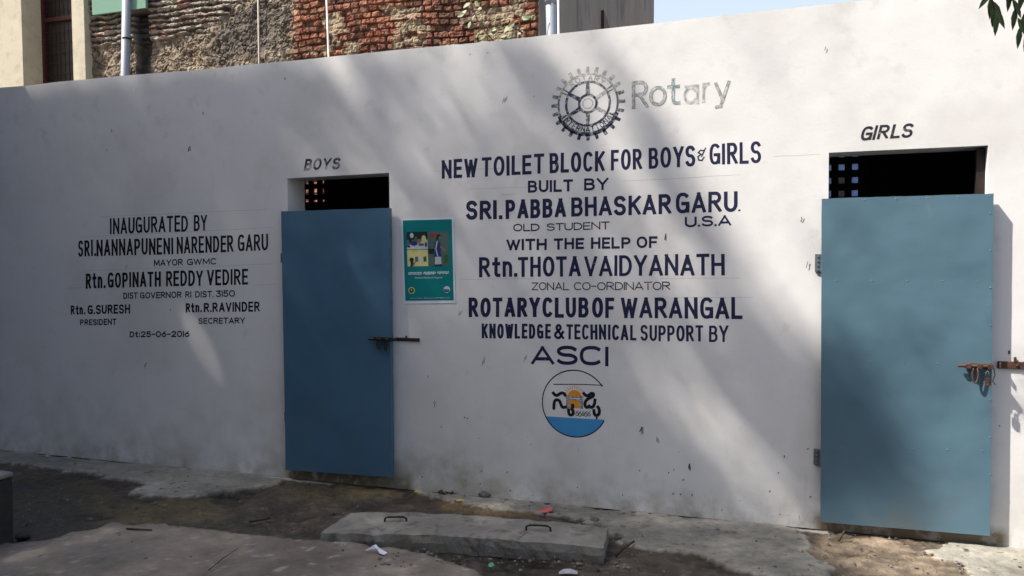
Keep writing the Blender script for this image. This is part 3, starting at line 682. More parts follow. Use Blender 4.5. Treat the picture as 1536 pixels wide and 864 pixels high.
for k in range(6):
    a = R(90+60*k); h0, h1 = 3.3, 2.5; p = []
    for r, s in ((14.6, -h0), (31.2, -h1), (31.2, h1), (14.6, h0)):
        x, z = gpt(r, a); p.append((x-s*k1*math.sin(a), z+s*k2*math.cos(a)))
    mi = (1, 0, 0, 1, 2, 2)[k]
    f = bm.faces.new([bm.verts.new((x, YP-.0001, z)) for x, z in p]); f.material_index = mi
for a0 in (30, 150, 210, 330):                        # bars across the word band
    a = R(a0); strip(bm, [gpt(34.5, a-.05), gpt(43, a-.05)], .004, YP-.0002, mi=0 if a0 == 150 else 1); strip(bm, [gpt(34.5, a+.07), gpt(43, a+.07)], .004, YP-.0003, mi=1)
def ringword(bm, txt, r, a0, a1, inward, h, wd, half, mi):
    for k, c in enumerate(txt):
        a = R(a0+(a1-a0)*k/(len(txt)-1)); up = 1 if not inward else -1
        for st in FN[c][1]:
            pts = []
            for (x, z) in st:
                w_ = wd*max(FN[c][0], .2)
                tx = (x-.5)*w_; rr = r+(z-.5)*h*up
                da = -tx/r*up; pts.append(gpt(rr, a+da))
            strip(bm, pts, half, YP-.0004, mi=mi, ext=False)
ringword(bm, 'ROTARY', 38.8, 127, 55, False, 7.0, 6.2, .0030, 2)
ringword(bm, 'INTERNATIONAL', 38.8, 205, 335, True, 7.4, 5.0, .0036, 0)
obj('painted_emblem', bm, [M['gear_dark'], M['gear_worn'], M['gear_pale']], TB, label='worn cogwheel emblem with ring lettering, painted near the wall top')
bm = NB(); sw = 5.0
for c, u0, u1, b, t, mi in (('R', 947.5, 973, 163.6, 121.5, 0), ('o', 973.7, 1000.4, 160.5, 118, 0), ('t', 1000.6, 1020.5, 158.4, 117.3, 0), ('a', 1024.5, 1049, 157.5, 115, 1), ('r', 1052.5, 1065, 154.5, 112, 1), ('y', 1071.5, 1096, 154, 112, 0)):
    st_ = random.getstate(); word(bm, c, u0, b, t, u1, b-(u1-u0)*.065, t-(u1-u0)*.065, sw, mi=mi, wob=.5); random.setstate(st_); k_ = sw*.2; word(bm, c, u0+k_, b-k_, t+k_, u1-k_, b-(u1-u0)*.065-k_, t-(u1-u0)*.065+k_, sw*.6, mi=2 if c not in 't' else 3, wob=.5, y=YP-.0006)
obj('painted_word', bm, [M['word_worn'], M['word_pale'], M['word_core'], M['word_teal']], TB, label='almost worn away grey lettering reading Rotary')

# round logo: open black ring, blue water, rising sun in a gateway, Telugu lettering
LG = empty('tmp', (0, 0, 0), None, None); bpy.data.objects.remove(LG)
lc = W(862, 605.5); rl = ((W(813.5, 605).x-lc.x)*-1+(W(862, 555.5).z-lc.z))/2
def lp(u, v): p = W(u, v); return (p.x, p.z)
def cpt(a): return (lc.x+rl*math.cos(R(a)), lc.z+rl*math.sin(R(a)))
bm = NB(); strip(bm, [cpt(a) for a in np.linspace(33, 333, 90)], .0040, YP, ext=False); strip(bm, [lp(831, 576.3), lp(870, 576.6), lp(903.5, 577.8)], .0030, YP-.0001)
LOGO = obj('painted_logo', bm, M['ink'], TB, label='round painted logo with blue water, orange sun and Telugu letters')
bm = NB(); a0 = math.degrees(math.asin((lp(862, 627.3)[1]-lc.z)/rl)); pts = [cpt(a) for a in np.linspace(180-a0, 360+a0, 50)]
bm.faces.new([bm.verts.new((lc.x+(x-lc.x)*.985, YP+.0002, lc.z+(z-lc.z)*.985)) for x, z in pts]); obj('water_band', bm, M['water'], LOGO)
sc = lp(862, 595); bm = NB(); r0 = abs(lp(851.5, 595)[0]-sc[0])
bm.faces.new([bm.verts.new((sc[0]+r0*math.cos(R(a)), YP+.00015, sc[1]+r0*math.sin(R(a))*.92)) for a in np.linspace(0, 180, 24)])
for k in range(13):
    a = R(8+164*k/12); strip(bm, [(sc[0]+r0*1.12*math.cos(a), sc[1]+r0*1.1*math.sin(a)), (sc[0]+r0*1.62*math.cos(a), sc[1]+r0*1.52*math.sin(a))], .0022, YP+.0001, ext=False)
q = [lp(853.8, 598), lp(869.5, 599), lp(869.5, 612.5), lp(853.8, 612)]; bm.faces.new([bm.verts.new((x, YP, z)) for x, z in q])
obj('rising_sun', bm, M['orange'], LOGO)
bm = NB()
for q in ([(849, 597), (875.5, 597.5), (875, 594.5), (849, 594)], [(849.5, 597), (854, 597.3), (853.5, 613), (849, 613)], [(869.5, 598), (875, 598), (874.5, 613.5), (870, 613.2)], [(855, 600.5), (869.5, 601), (869.5, 599), (855, 598.5)]):
    bm.faces.new([bm.verts.new((x, YP-.0003, z)) for x, z in (lp(*p) for p in q)])
obj('gateway', bm, M['gate'], LOGO)
bm = NB()
def tz(p): return (800+p[0]/6.65, 540+p[1]/6.65)       # logo sketch coordinates
TEL = [[(200, 330), (222, 358), (250, 350), (275, 325), (305, 328), (318, 350)], [(205, 480), (205, 415), (225, 392), (262, 398), (275, 440), (285, 478), (322, 470)],
       [(352, 500), (352, 545), (380, 552), (402, 540), (400, 500), (375, 495), (398, 470), (392, 452)],
       [(505, 335), (530, 365), (560, 350), (580, 325), (608, 338), (600, 368), (545, 380), (510, 420), (515, 470), (545, 478), (560, 450), (562, 478), (610, 470), (615, 400)],
       [(605, 505), (605, 548), (632, 555), (660, 545), (662, 490), (645, 470)], [(632, 556), (632, 582)]]
for k, st in enumerate(TEL):
    P = [lp(*tz(p)) for p in st]; Q = []
    for a, b in zip(P, P[1:]): Q += [a, ((a[0]+b[0])/2, (a[1]+b[1])/2)]
    Q.append(P[-1])
    for _ in range(2): Q = [Q[0]]+[((Q[i-1][0]+2*Q[i][0]+Q[i+1][0])/4, (Q[i-1][1]+2*Q[i][1]+Q[i+1][1])/4) for i in range(1, len(Q)-1)]+[Q[-1]]
    strip(bm, Q, .0105 if k != 5 else .006, YP-.0004-.00003*k)
for cx_, cy_, r_ in ((437, 540, 13), (466, 545, 14), (496, 545, 9), (524, 545, 14), (556, 545, 12)):
    strip(bm, [lp(*tz((cx_+r_*math.cos(t), cy_-r_*1.2*math.sin(t)))) for t in np.linspace(-2.2, 3.6, 14)], .0022, YP-.0006); strip(bm, [lp(*tz((cx_-8, cy_-22))), lp(*tz((cx_+10, cy_-32)))], .002, YP-.00062)
obj('telugu_lettering', bm, M['ink'], LOGO)

# scuffs, nail holes and pencil guide lines left on the paint
bm = NB(); bm.from_mesh(FWALL.data); nf0 = len(bm.faces); random.seed(12)
for (u, v, L, ang, h) in [(305, 169, 7, 95, .0045), (284.5, 222, 9, 92, .005), (162, 226, 6, 80, .003), (428, 118, 4, 90, .004), (168, 196, 8, 85, .002), (1240, 74, 8, 80, .002), (757, 150, 10, 60, .002), (998, 357, 11, 85, .0035), (1031, 393, 9, 80, .003), (690, 470, 12, 70, .002), (726, 540, 15, 68, .002), (788, 538, 14, 68, .002), (1203, 331, 9, 70, .003), (1213, 400, 14, 85, .0022), (963, 648, 14, 82, .004), (1033, 700, 12, 85, .005), (987, 660, 9, 80, .003), (1178, 684, 5, 90, .005), (1039, 743, 5, 60, .005), (1012, 705, 3, 60, .003), (960, 706, 4, 40, .003), (660, 640, 4, 90, .003), (760, 708, 4, 60, .004), (722, 707, 3, 90, .004), (652, 606, 10, 75, .0025), (190, 400, 6, 60, .002), (254, 465, 4, 90, .004), (218, 548, 12, 75, .002), (455, 655, 3, 90, .003), (1512, 528, 4, 90, .008), (1500, 640, 4, 70, .004), (640, 565, 5, 90, .003), (800, 145, 4, 60, .002), (700, 60, 5, 30, .003), (705, 82, 4, 60, .003), (730, 80, 6, 20, .002)]:
    for q in range(3 if L > 7 else 1):
        o = (random.uniform(-2, 2), random.uniform(-L/3, L/3)); a = R(ang+random.uniform(-12, 12)); l_ = L*random.uniform(.35, .8)
        P = [W(u+o[0]-l_/2*math.cos(a), v+o[1]+l_/2*math.sin(a)), W(u+o[0], v+o[1]), W(u+o[0]+l_/2*math.cos(a), v+o[1]-l_/2*math.sin(a))]
        strip(bm, [(p.x+random.uniform(-.003, .003), p.z) for p in P], h*random.uniform(.5, 1), YP-.0001*q)
for (u, v) in [(random.uniform(590, 1225), random.uniform(0, 1)) for _ in range(38)]:
    zz = random.expovariate(3.2)*.55+.04; x = W(u, 700).x; r_ = random.uniform(.0015, .004)
    strip(bm, [(x, zz), (x+r_*random.uniform(.2, 1.5), zz+r_)], r_, YP)
bm.faces.ensure_lookup_table()
for f in bm.faces[nf0:]: f.material_index = 1
FWALL.data.materials.append(mat('scuff_dirt', (.06, .055, .05), .9, (.13, .12, .11), 40, .5)); bm.to_mesh(FWALL.data); bm.free()
PG = mat('pencil_grey', (.36, .36, .36), .9)
for (u0, v0, u1, v1) in [(700, 284, 792, 280.5), (934, 272, 1110, 262), (752, 292, 772, 291), (150, 325, 400, 314), (118, 356, 410, 341), (126, 406, 410, 396), (690, 419, 800, 418), (990, 418, 1110, 417), (650, 257, 760, 252), (100, 432, 130, 431), (380, 428, 412, 426), (1010, 446, 1130, 446), (1160, 235, 1230, 232)]:
    bm = NB(); a, b = W(u0, v0), W(u1, v1); strip(bm, [(a.x+(b.x-a.x)*k/5, a.z+(b.z-a.z)*k/5+random.uniform(-.002, .002)) for k in range(6)], .0009, YP+.0002)
    obj('pencil_line', bm, PG, TB)

# ------------------------------------------------------------------ poster
PO = empty('poster', W(643, 455), 'teal printed poster with white border pasted between the doors', 'poster')
pc = [W(602, 328), W(680.5, 326), W(683.5, 454.5), W(606, 455.5)]
def pq(s, t, y):
    a = pc[0].lerp(pc[1], s); b = pc[3].lerp(pc[2], s); p = a.lerp(b, t); return Vector((p.x, y, p.z))
def prect(bm, s0, t0, s1, t1, y, mi=0):
    f = bm.faces.new([bm.verts.new(pq(s, t, y)) for s, t in ((s0, t1), (s1, t1), (s1, t0), (s0, t0))]); f.material_index = mi
def pblob(bm, s, t, rs, rt, y, mi=0, n=14, a0=0, a1=360):
    f = bm.faces.new([bm.verts.new(pq(s+rs*math.cos(R(a)), t-rt*math.sin(R(a)), y)) for a in np.linspace(a0, a1, n, endpoint=a1-a0 < 360)]); f.material_index = mi
def ppoly(bm, pts, y, mi=0): f = bm.faces.new([bm.verts.new(pq(s, t, y)) for s, t in pts]); f.material_index = mi
bm = NB(); NP = 10
vv = [[bm.verts.new(pq(i/NP, j/NP, -.0028-.003*(abs(fbm(np.array(i*.5), np.array(j*.5), 4, 2)-.5))*(1 if i in (0, NP) or j in (0, NP) else .3))) for i in range(NP+1)] for j in range(NP+1)]
for j in range(NP):
    for i in range(NP): bm.faces.new((vv[j+1][i], vv[j+1][i+1], vv[j][i+1], vv[j][i]))
obj('sheet', bm, M['paper'], PO)
y1, y2, y3, y4, y5 = -.0050, -.0056, -.0062, -.0068, -.0074
bm = NB(); prect(bm, .035, .022, .968, .965, y1); obj('teal_print', bm, M['teal'], PO)
pm = [M[k] for k in ('p_grey', 'p_dark', 'p_pale', 'p_navy', 'p_skin', 'p_red', 'p_yellow', 'p_bright', 'p_green')]
bm = NB()                                             # people working at a water tap
prect(bm, .10, .158, .502, .362, y2, 0); prect(bm, .10, .158, .502, .25, y3, 1); ppoly(bm, [(.10, .34), (.2, .29), (.35, .28), (.502, .25), (.502, .362), (.10, .362)], y3-.0001, 2)
for s, t, a, b, m_ in ((.20, .20, .035, .03, 2), (.17, .24, .03, .05, 1), (.24, .295, .07, .028, 3), (.40, .205, .03, .018, 1), (.43, .25, .045, .05, 6), (.34, .27, .03, .03, 4), (.38, .31, .06, .015, 0), (.14, .33, .03, .012, 3), (.28, .235, .03, .02, 0), (.47, .31, .02, .03, 1)): pblob(bm, s, t, a, b, y4-.0001*s, m_)
obj('picture', bm, pm, PO, label='upper left printed picture of people washing')
bm = NB(); prect(bm, .10, .370, .502, .562, y2, 6); prect(bm, .19, .372, .30, .392, y3, 7)
for s in (.28, .36, .44): ppoly(bm, [(s-.03, .455), (s+.025, .445), (s+.035, .505), (s-.025, .512)], y3, (0, 2, 1)[int((s-.28)/.08+.1)] if s < .44 else 8)
pblob(bm, .185, .487, .042, .028, y4, 1); ppoly(bm, [(.165, .51), (.215, .51), (.23, .54), (.20, .56), (.155, .562)], y3-.0002, 1); ppoly(bm, [(.20, .54), (.26, .50), (.265, .51), (.22, .555)], y4, 4)
obj('picture', bm, pm, PO, label='lower left cream printed picture of cloths on a line')
bm = NB(); prect(bm, .510, .158, .905, .562, y2, 0); prect(bm, .55, .175, .66, .225, y3, 5); prect(bm, .51, .36, .62, .42, y3, 1)
ppoly(bm, [(.63, .29), (.70, .265), (.755, .31), (.745, .40), (.76, .455), (.62, .455), (.635, .39)], y3-.0002, 3)
ppoly(bm, [(.675, .27), (.70, .265), (.665, .36), (.70, .45), (.68, .45), (.645, .36)], y4, 2); ppoly(bm, [(.64, .455), (.75, .455), (.755, .54), (.70, .545), (.695, .50), (.69, .545), (.63, .545)], y3-.0001, 2)
pblob(bm, .715, .225, .038, .026, y4, 4); ppoly(bm, [(.675, .235), (.68, .20), (.72, .192), (.765, .21), (.72, .222), (.70, .26), (.665, .285), (.66, .265)], y5, 1)
ppoly(bm, [(.74, .32), (.83, .375), (.845, .40), (.825, .395), (.735, .345)], y4, 4); ppoly(bm, [(.80, .44), (.89, .43), (.87, .53), (.81, .535)], y3, 8)
for s in (.655, .73): pblob(bm, s, .553, .04, .010, y4, 1)
obj('picture', bm, pm, PO, label='right printed picture of a standing girl beside a bin')
bm = NB()                                             # white lines of print
def ptext(txt, s0, s1, t, h):
    cu = bpy.data.curves.new('print', 'FONT'); cu.body = txt; ob = bpy.data.objects.new('print', cu); C.objects.link(ob)
    dg = bpy.context.evaluated_depsgraph_get(); me = bpy.data.meshes.new_from_object(ob.evaluated_get(dg)); bpy.data.objects.remove(ob)
    xs_ = [v.co.x for v in me.vertices]; zs_ = [v.co.y for v in me.vertices]
    if not xs_: return
    x0, x1 = min(xs_), max(xs_); z1 = max(zs_)
    vs = [bm.verts.new(pq(s0+(v.co.x-x0)/(x1-x0)*(s1-s0), t-v.co.y/z1*h, y2-.0002)) for v in me.vertices]
    for p in me.polygons:
        try: bm.faces.new([vs[i] for i in p.vertices])
        except ValueError: pass
ptext('Practice Menstrual Hygiene', .24, .765, .706, .017)
obj('printed_title', bm, M['paper'], PO); bm = NB()
ptext('Administrative Staff College of India', .40, .90, .941, .010); ptext('Centre for Practice', .13, .37, .941, .010)
obj('printed_footer', bm, M['paper'], PO); bm = NB(); random.seed(5)
def tel(s0, s1, t, h, n):
    for k in range(n):
        s = s0+(s1-s0)*(k+.5)/n; r_ = (s1-s0)/n*.46
        a0 = random.choice((-150, -60, 20, 100))
        P = [pq(s+r_*math.cos(R(a)), t-h*.30-h*.38*math.sin(R(a)), 0) for a in np.linspace(a0, a0+300, 12)]
        strip(bm, [(p.x, p.z) for p in P], .0017, y2-.0003, ext=False)
        P = [pq(s-r_*.5, t-h*.8, 0), pq(s, t-h*.72, 0), pq(s+r_*.8, t-h*1.05, 0)]; strip(bm, [(p.x, p.z) for p in P], .0015, y2-.0004)
        if random.random() < .4: P = [pq(s-r_*.3, t+h*.15, 0), pq(s+r_*.4, t+h*.3, 0), pq(s+r_*.5, t+h*.05, 0)]; strip(bm, [(p.x, p.z) for p in P], .0014, y2-.0004)
tel(.115, .375, .655, .024, 8); tel(.41, .64, .653, .024, 7); tel(.67, .895, .651, .024, 7)
obj('printed_lines', bm, M['paper'], PO)
bm = NB(); pblob(bm, .165, .845, .062, .040, y2, 6, 24); pblob(bm, .165, .845, .046, .030, y3, 1, 20); pblob(bm, .165, .845, .024, .022, y4, 8, 12); pblob(bm, .165, .838, .012, .010, y5, 2, 10); obj('printed_seal', bm, pm, PO)
bm = NB(); pblob(bm, .845, .84, .062, .040, y2, 2, 24)
for s in (.805, .835, .87): pblob(bm, s, .846, .016, .011, y3, 3, 10)
ppoly(bm, [(.79, .858), (.90, .856), (.885, .868), (.81, .87)], y3, 3); obj('printed_badge', bm, pm, PO)

# ------------------------------------------------------------------ old house behind (brick front, shaded plaster flank, cream bay with a door)
BY = 4.0
cor = W(806, 30, BY).x                                 # corner between lit front and shaded flank
HB = empty('brick_house', (cor-3.4, BY, 0), 'old house of eroded red brick with flaking render behind the white block', 'building')
x_c1 = W(132, 60, BY).x
xs = np.arange(x_c1, cor+.0001, .0125); xs[-1] = cor; zs = np.concatenate([[0, 1.2], np.arange(2.3, 5.9, .0125), [9.5]])
bx_, bz_ = np.meshgrid(xs, zs)
wx = bx_+.05*(fbm(bx_*3, bz_*3, 2, 3)-.5); wz = bz_+.07*(fbm(bx_*1.6, bz_*1.5, 6, 3)-.5)+.020*(fbm(bx_*9, bz_*9, 61, 2)-.5)
CH = .082; row = np.floor(wz/CH); fr = wz/CH-row
bl = np.where(h2(row, row*0, 3) < .5, .125, .215); shift = h2(row, row*0+1, 4)*.2
ci = np.floor((wx+shift)/bl); fc = (wx+shift)/bl-ci
# every brick has its own size, colour and how far it is worn back
jw = .09+.12*h2(ci, row, 8); jv = .10+.12*h2(ci, row, 9)
nA = fbm(bx_*14, bz_*14, 12, 4)-.5; nB = fbm(bx_*34, bz_*34, 40, 3)-.5; nL = fbm(bx_*1.3, bz_*1.5, 77, 4)-.5; nM2 = fbm(bx_*4, bz_*5, 55, 4)-.5
ez = np.minimum(fr/jv, (1-fr)/jv)+nA*.9; ex_ = np.minimum(fc*bl/.082/jw, (1-fc)*bl/.082/jw)+nA*.9
prof = np.clip(np.minimum(ez, ex_)*1.2-.1, 0, 1); prof = prof*prof*(3-2*prof)
x_b = W(437, 50, BY).x
zoneR = sstep(-.10, .10, bx_-x_b+.3*nM2)              # clean brick on the right
fill = sstep(.04, .085, nL*.7+nM2*.75+nA*.2)           # mortar patches left on the brick
mw, mx_, mz_ = W(607, 30, BY), 0, 0
for (u0, v0, u1, v1) in ((585, 12, 632, 22), (590, 34, 640, 46), (588, 56, 640, 68), (700, 12, 790, 24), (715, 40, 770, 58), (640, 66, 720, 76)):
    a_, b_ = W(u0, v0, BY), W(u1, v1, BY)
    d_ = np.minimum(np.minimum(bx_-a_.x, b_.x-bx_), np.minimum(a_.z-bz_, bz_-b_.z)); fill = np.maximum(fill, sstep(-.02, .03, d_+.10*nM2+.12*nA))
keep = h2(ci, row, 15); hue = h2(ci, row, 1); dk = h2(ci, row, 2)
gone = (h2(ci, row, 27) < .12)*1.0                     # bricks weathered far back
# --- left: old render half fallen off: a crust above a diagonal line, rubble below
pt_ = [W(u, v, BY) for u, v in ((200, 62), (300, 50), (335, 20), (360, -10))]
lx, lz = [q.x for q in pt_], [q.z for q in pt_]
above = sstep(-.03, .03, bz_-np.interp(bx_, lx, lz, right=9)+.12*nM2)
dg = [W(u, v, BY) for u, v in ((310, 70), (345, 20), (395, -10), (440, 20), (400, 80), (330, 95))]
darkz = sstep(-.10, .10, sdpoly(bx_, bz_, [(q.x, q.z) for q in dg])+.35*nM2)
lump = np.abs(fbm(bx_*8, bz_*9, 91, 3)-.5)*2; crack = sstep(.10, .0, lump)
hR = (prof*(.038+.026*h2(ci, row, 5))-.030*gone*prof)*(1-fill*.8)+fill*.028+nA*.026+nB*.022
terr = fbm(bx_*3.2, bz_*3.6, 93, 5)*11; tf = np.floor(terr); step_ = tf+sstep(.80, 1.0, terr-tf)   # flaking coats of render
terr2 = fbm(bx_*7, bz_*8, 131, 4)*8; tf2 = np.floor(terr2)
coarse = .5+.5*np.cos((wz/CH+.45*nM2+.25*nA)*2*np.pi); course = sstep(.25, .65, coarse+.9*nA+.5*(h2(ci, row, 31)-.5))
hU = course*.034+nA*.03+nB*.026+.016*prof*(keep > .55)-.02*(h2(ci, row, 33) < .2)
hD = .009*step_+.004*tf2+nB*.022+nA*.012-crack*.02-.045
hL = hD*(1-above)+hU*above
hgt = hL*(1-zoneR)+hR*zoneR+nL*.06
sa, sb = W(198, 60, BY).x, W(220, 60, BY).x; shade_strip = sstep(-.012, .012, np.minimum(bx_-sa, sb-bx_)+.02*nA)*sstep(-.02, .02, W(200, 16, BY).z-bz_)  # shadow strip beside the drain pipe, put into the relief and the colour
hgt = hgt-.11*shade_strip; hgt = hgt*sstep(0, .08, cor-bx_+.03)
bcol = c3(.225, .083, .050)*(.45+.9*dk)[..., None]+c3(.07, .055, .035)*(hue-.25)[..., None]+c3(.05, .04, .03)*(nA*2)[..., None]
mcol = c3(.235, .180, .120)*(.85+1.1*nA+.6*nM2)[..., None]
colr = mixc(mcol, bcol, prof*(1-fill*.97))
colr = mixc(colr, c3(.27, .215, .145)*(1+.8*nA)[..., None], fill*.8)
colr = mixc(colr, c3(.085, .05, .038), sstep(.08, .2, -(nL*.7+nA*.35))*.55+gone*.35*prof)
cU = mixc(c3(.085, .07, .055)*(1+nA)[..., None], c3(.30, .275, .235)*(1+.7*nA)[..., None], sstep(.25, .75, course+.8*nA))
cU = mixc(cU, c3(.25, .085, .055), (keep > .80)*prof*.7*sstep(.1, .5, course))
tc_ = h2(tf.astype(int), tf2.astype(int), 71)
cD = mixc(c3(.175, .142, .105)*(.75+.55*tc_+.6*nA)[..., None], c3(.30, .25, .18), sstep(.05, .12, nA+.3*nM2+.25*(tc_-.6))); cD = mixc(cD, c3(.06, .05, .042), crack*.6)
cD = mixc(cD, c3(.21, .09, .058), sstep(.06, .14, nL*.5+nM2*.6-.02)*prof*.8)
cD = mixc(cD, c3(.075, .068, .06)*(1+1.6*nA)[..., None], darkz*.75)
colg = cD*(1-above[..., None])+cU*above[..., None]
bcol = mixc(colg, colr, zoneR); bcol = np.clip(mixc(bcol, c3(.030, .030, .034), shade_strip*.85), .012, .8)
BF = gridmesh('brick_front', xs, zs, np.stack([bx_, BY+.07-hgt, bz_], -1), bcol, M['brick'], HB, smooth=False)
# pale green painted panel low in the missing render
bm = NB(); a, b = W(137, -40, BY-.06), W(219, 17, BY-.06); z_ = W(180, 17, BY-.06).z
box(bm, (a.x, BY-.065, z_), (b.x, BY-.02, z_+.9)); obj('green_render_panel', bm, M['green'], HB)
# flank
far_y = X(981, 20, cor+.02).y
bm = NB(); n = 40
ysf = np.linspace(BY-.02, far_y, n); zsf = np.linspace(0, 9.5, 30); V = [[bm.verts.new((cor+.02+.03*float(fbm(np.array(y*.8), np.array(z*.8), 3, 3)-.5), y, z)) for z in zsf] for y in ysf]
for i in range(n-1):
    for j in range(29): bm.faces.new((V[i][j], V[i+1][j], V[i+1][j+1], V[i][j+1]))
obj('flank_wall', bm, M['taupe'], HB, smooth=True)
bm = NB(); box(bm, (cor-2.0, far_y-.02, 0), (cor+.0, far_y+.1, 9.5)); obj('rear_wall', bm, M['taupe'], HB)
bm = NB(); box(bm, (x_c1-4, BY-.2, 9.5), (cor+.06, far_y+.2, 9.7)); obj('roof', bm, M['slab_roof'], HB)
q_ = [X(u, v, cor+.07) for u, v in ((906, 15), (916, 46), (906, 47))]
bm = NB(); bm.faces.new([bm.verts.new(q) for q in q_]); r_ = bmesh.ops.extrude_face_region(bm, geom=list(bm.faces)); bmesh.ops.translate(bm, verts=[e for e in r_['geom'] if isinstance(e, bmesh.types.BMVert)], vec=(-.12, 0, 0))
bmesh.ops.recalc_face_normals(bm, faces=bm.faces); obj('dark_gap', bm, M['maroon'], HB)  # solid dark wedge stands in for the dark of a triangular gap
# cream bay
CB = empty('cream_house', (x_c1-1.2, BY, 0), 'cream plastered house front with a tall dark grilled door, upper left', 'building')
x32, x108 = W(33, 60, BY-.06).x, W(108.5, 60, BY-.06).x
rec = None
for t in np.linspace(.02, .9, 200):
    if W(63, 60, BY-.06+t).x <= x32: rec = t; break
rec = rec or .3
bm = NB(); yf = BY-.06
box(bm, (x32-4, yf, 0), (x32, yf+rec+.05, 7.4)); box(bm, (x108, yf, 0), (x_c1, yf+rec+.05, 7.4))
bmesh.ops.subdivide_edges(bm, edges=bm.edges, cuts=3)
for v in bm.verts: v.co.y += .012*(float(fbm(np.array(v.co.x*3), np.array(v.co.z*3), 5, 2))-.5)
obj('wall', bm, M['cream'], CB)
dx0, dx1 = x32+.005, W(108.5, 60, yf+.05).x+.25
bm = NB(); ydr = yf+rec+.02; fwid = .05
zt = W(85, 29, ydr).z
box(bm, (dx0, ydr-.03, 0), (dx0+fwid, ydr+.03, 6.8)); box(bm, (x108-.02, yf+.10, 0), (x108+.02, yf+.16, 6.8)); box(bm, (dx0+fwid, ydr-.025, zt-.03), (dx1, ydr+.025, zt+.03))
D = obj('door', bm, M['maroon'], CB)
bm = NB(); box(bm, (dx0, ydr+.035, 0), (dx1, ydr+.05, 6.8)); obj('door_panel', bm, M['dark_glass'], D)
bm = NB(); x = dx0+.09
while x < dx1: box(bm, (x, ydr-.012, 0), (x+.010, ydr-.002, 6.7)); x += .085
z = 2.0
while z < 6.6: box(bm, (dx0+fwid, ydr-.0235, z), (dx1, ydr-.0125, z+.012)); z += .16
obj('grille', bm, M['black_iron'], D)
bm = NB(); box(bm, (x32-4, yf-.2, 7.4), (x_c1, yf+2, 7.6)); obj('roof', bm, M['slab_roof'], CB)

# pipes on the old house
def pipe(name, u, ub, ytop, v0, y, r, m, lab, coup=None, clampv=None):
    a, b = W(u, v0, y), W(ub, 112, y); d = (a-b).normalized(); base = b+d*((0-b.z)/d.z); top = b+d*((6.6-b.z)/d.z)
    e = empty(name, base, lab, 'pipe')
    bm = NB(); tube(bm, [base, top], r, 16); obj('pipe_run', bm, m, e, smooth=True)
    if coup is not None:
        p = W(u, coup, y); bm = NB(); tube(bm, [p-d*.02, p+d*.14], r*1.17, 16); obj('coupling', bm, m, e, smooth=True)
    if clampv is not None:
        p = W(u, clampv, y); bm = NB(); tube(bm, [p-d*.012, p+d*.012], r*1.08, 16); tube(bm, [p+Vector((-r, 0, 0)), p+Vector((-r-.03, .06, .01))], .008, 6); obj('clamp', bm, M['black_iron'], e)
pipe('drain_pipe', 190, 188, 0, 0, BY-.085, .060, M['pvc'], 'thick grey drain pipe beside the pale green panel', clampv=58)
px5 = X(826, 20, cor+.16)
pipe('drain_pipe', 826, 828.5, 0, 5, px5.y if px5.y < BY+.6 else BY-.12, .060, M['pvc'], 'thick grey drain pipe with a coupling at the brick corner', coup=4)
pipe('thin_pipe', 837.5, 839, 0, 5, BY-.1, .014, M['whitepipe'], 'thin cream pipe right of the thick pipe at the brick corner')
pipe('thin_pipe', 387.5, 389, 0, 15, BY-.12, .012, M['dull_pipe'], 'thin dull beige pipe in front of the grey crumbling render')
pipe('thin_pipe', 490, 494, 0, 0, BY-.16, .013, M['whitepipe'], 'thin bright white pipe in front of the red bricks')

# sapling rooted in the brickwork
SP = empty('wall_sapling', W(738, 62, BY-.05), 'leafy sapling growing out of the old brick wall above the white block', 'plant')
bm = NB(); lv = NB(); random.seed(44)
stems = [[(742, 66), (727, 46), (716, 30), (709, 12), (703, -12)], [(774, 60), (779, 38), (785, 12), (790, -14)], [(724, 42), (735, 34), (742, 30)], [(778, 44), (768, 40), (764, 38)]]
for k, st in enumerate(stems):
    P = [W(u, v, BY-.11-.02*k-.015*i) for i, (u, v) in enumerate(st)]
    P[0].y = BY-.01
    tube(bm, P, [.010-.0016*i for i in range(len(P))], 6)
for (u, v, L, ang) in [(706, 4, .13, 200), (712, 2, .12, -40), (700, 15, .13, 215), (697, 20, .12, 190), (716, 14, .08, 20), (713, 22, .09, 230), (706, 32, .11, 250), (712, 36, .10, 220), (722, 40, .09, 80), (727, 36, .07, 40), (716, 48, .09, 260), (732, 50, .09, 350), (738, 46, .08, 20), (722, 54, .07, 240), (760, 52, .10, 185), (766, 38, .14, 215), (772, 34, .12, 200), (783, 26, .12, -8), (788, 25, .11, 10), (776, 50, .07, 0), (768, 54, .07, 180), (719, 23, .07, 30), (748, 60, .06, 10), (716, 60, .06, 200), (727, 62, .06, 170)]:
    p = W(u, v, BY-.15-random.uniform(0, .05)); a = R(ang)
    L *= .85; leaf(lv, p, Vector((math.cos(a), -.35, math.sin(a)-.25)), Vector((random.uniform(-.7, .7), -1, random.uniform(-.2, .9))), L, L*.62)
obj('stem', bm, M['bark'], SP, smooth=True); obj('leaves', lv, M['pale_leaf'], SP)

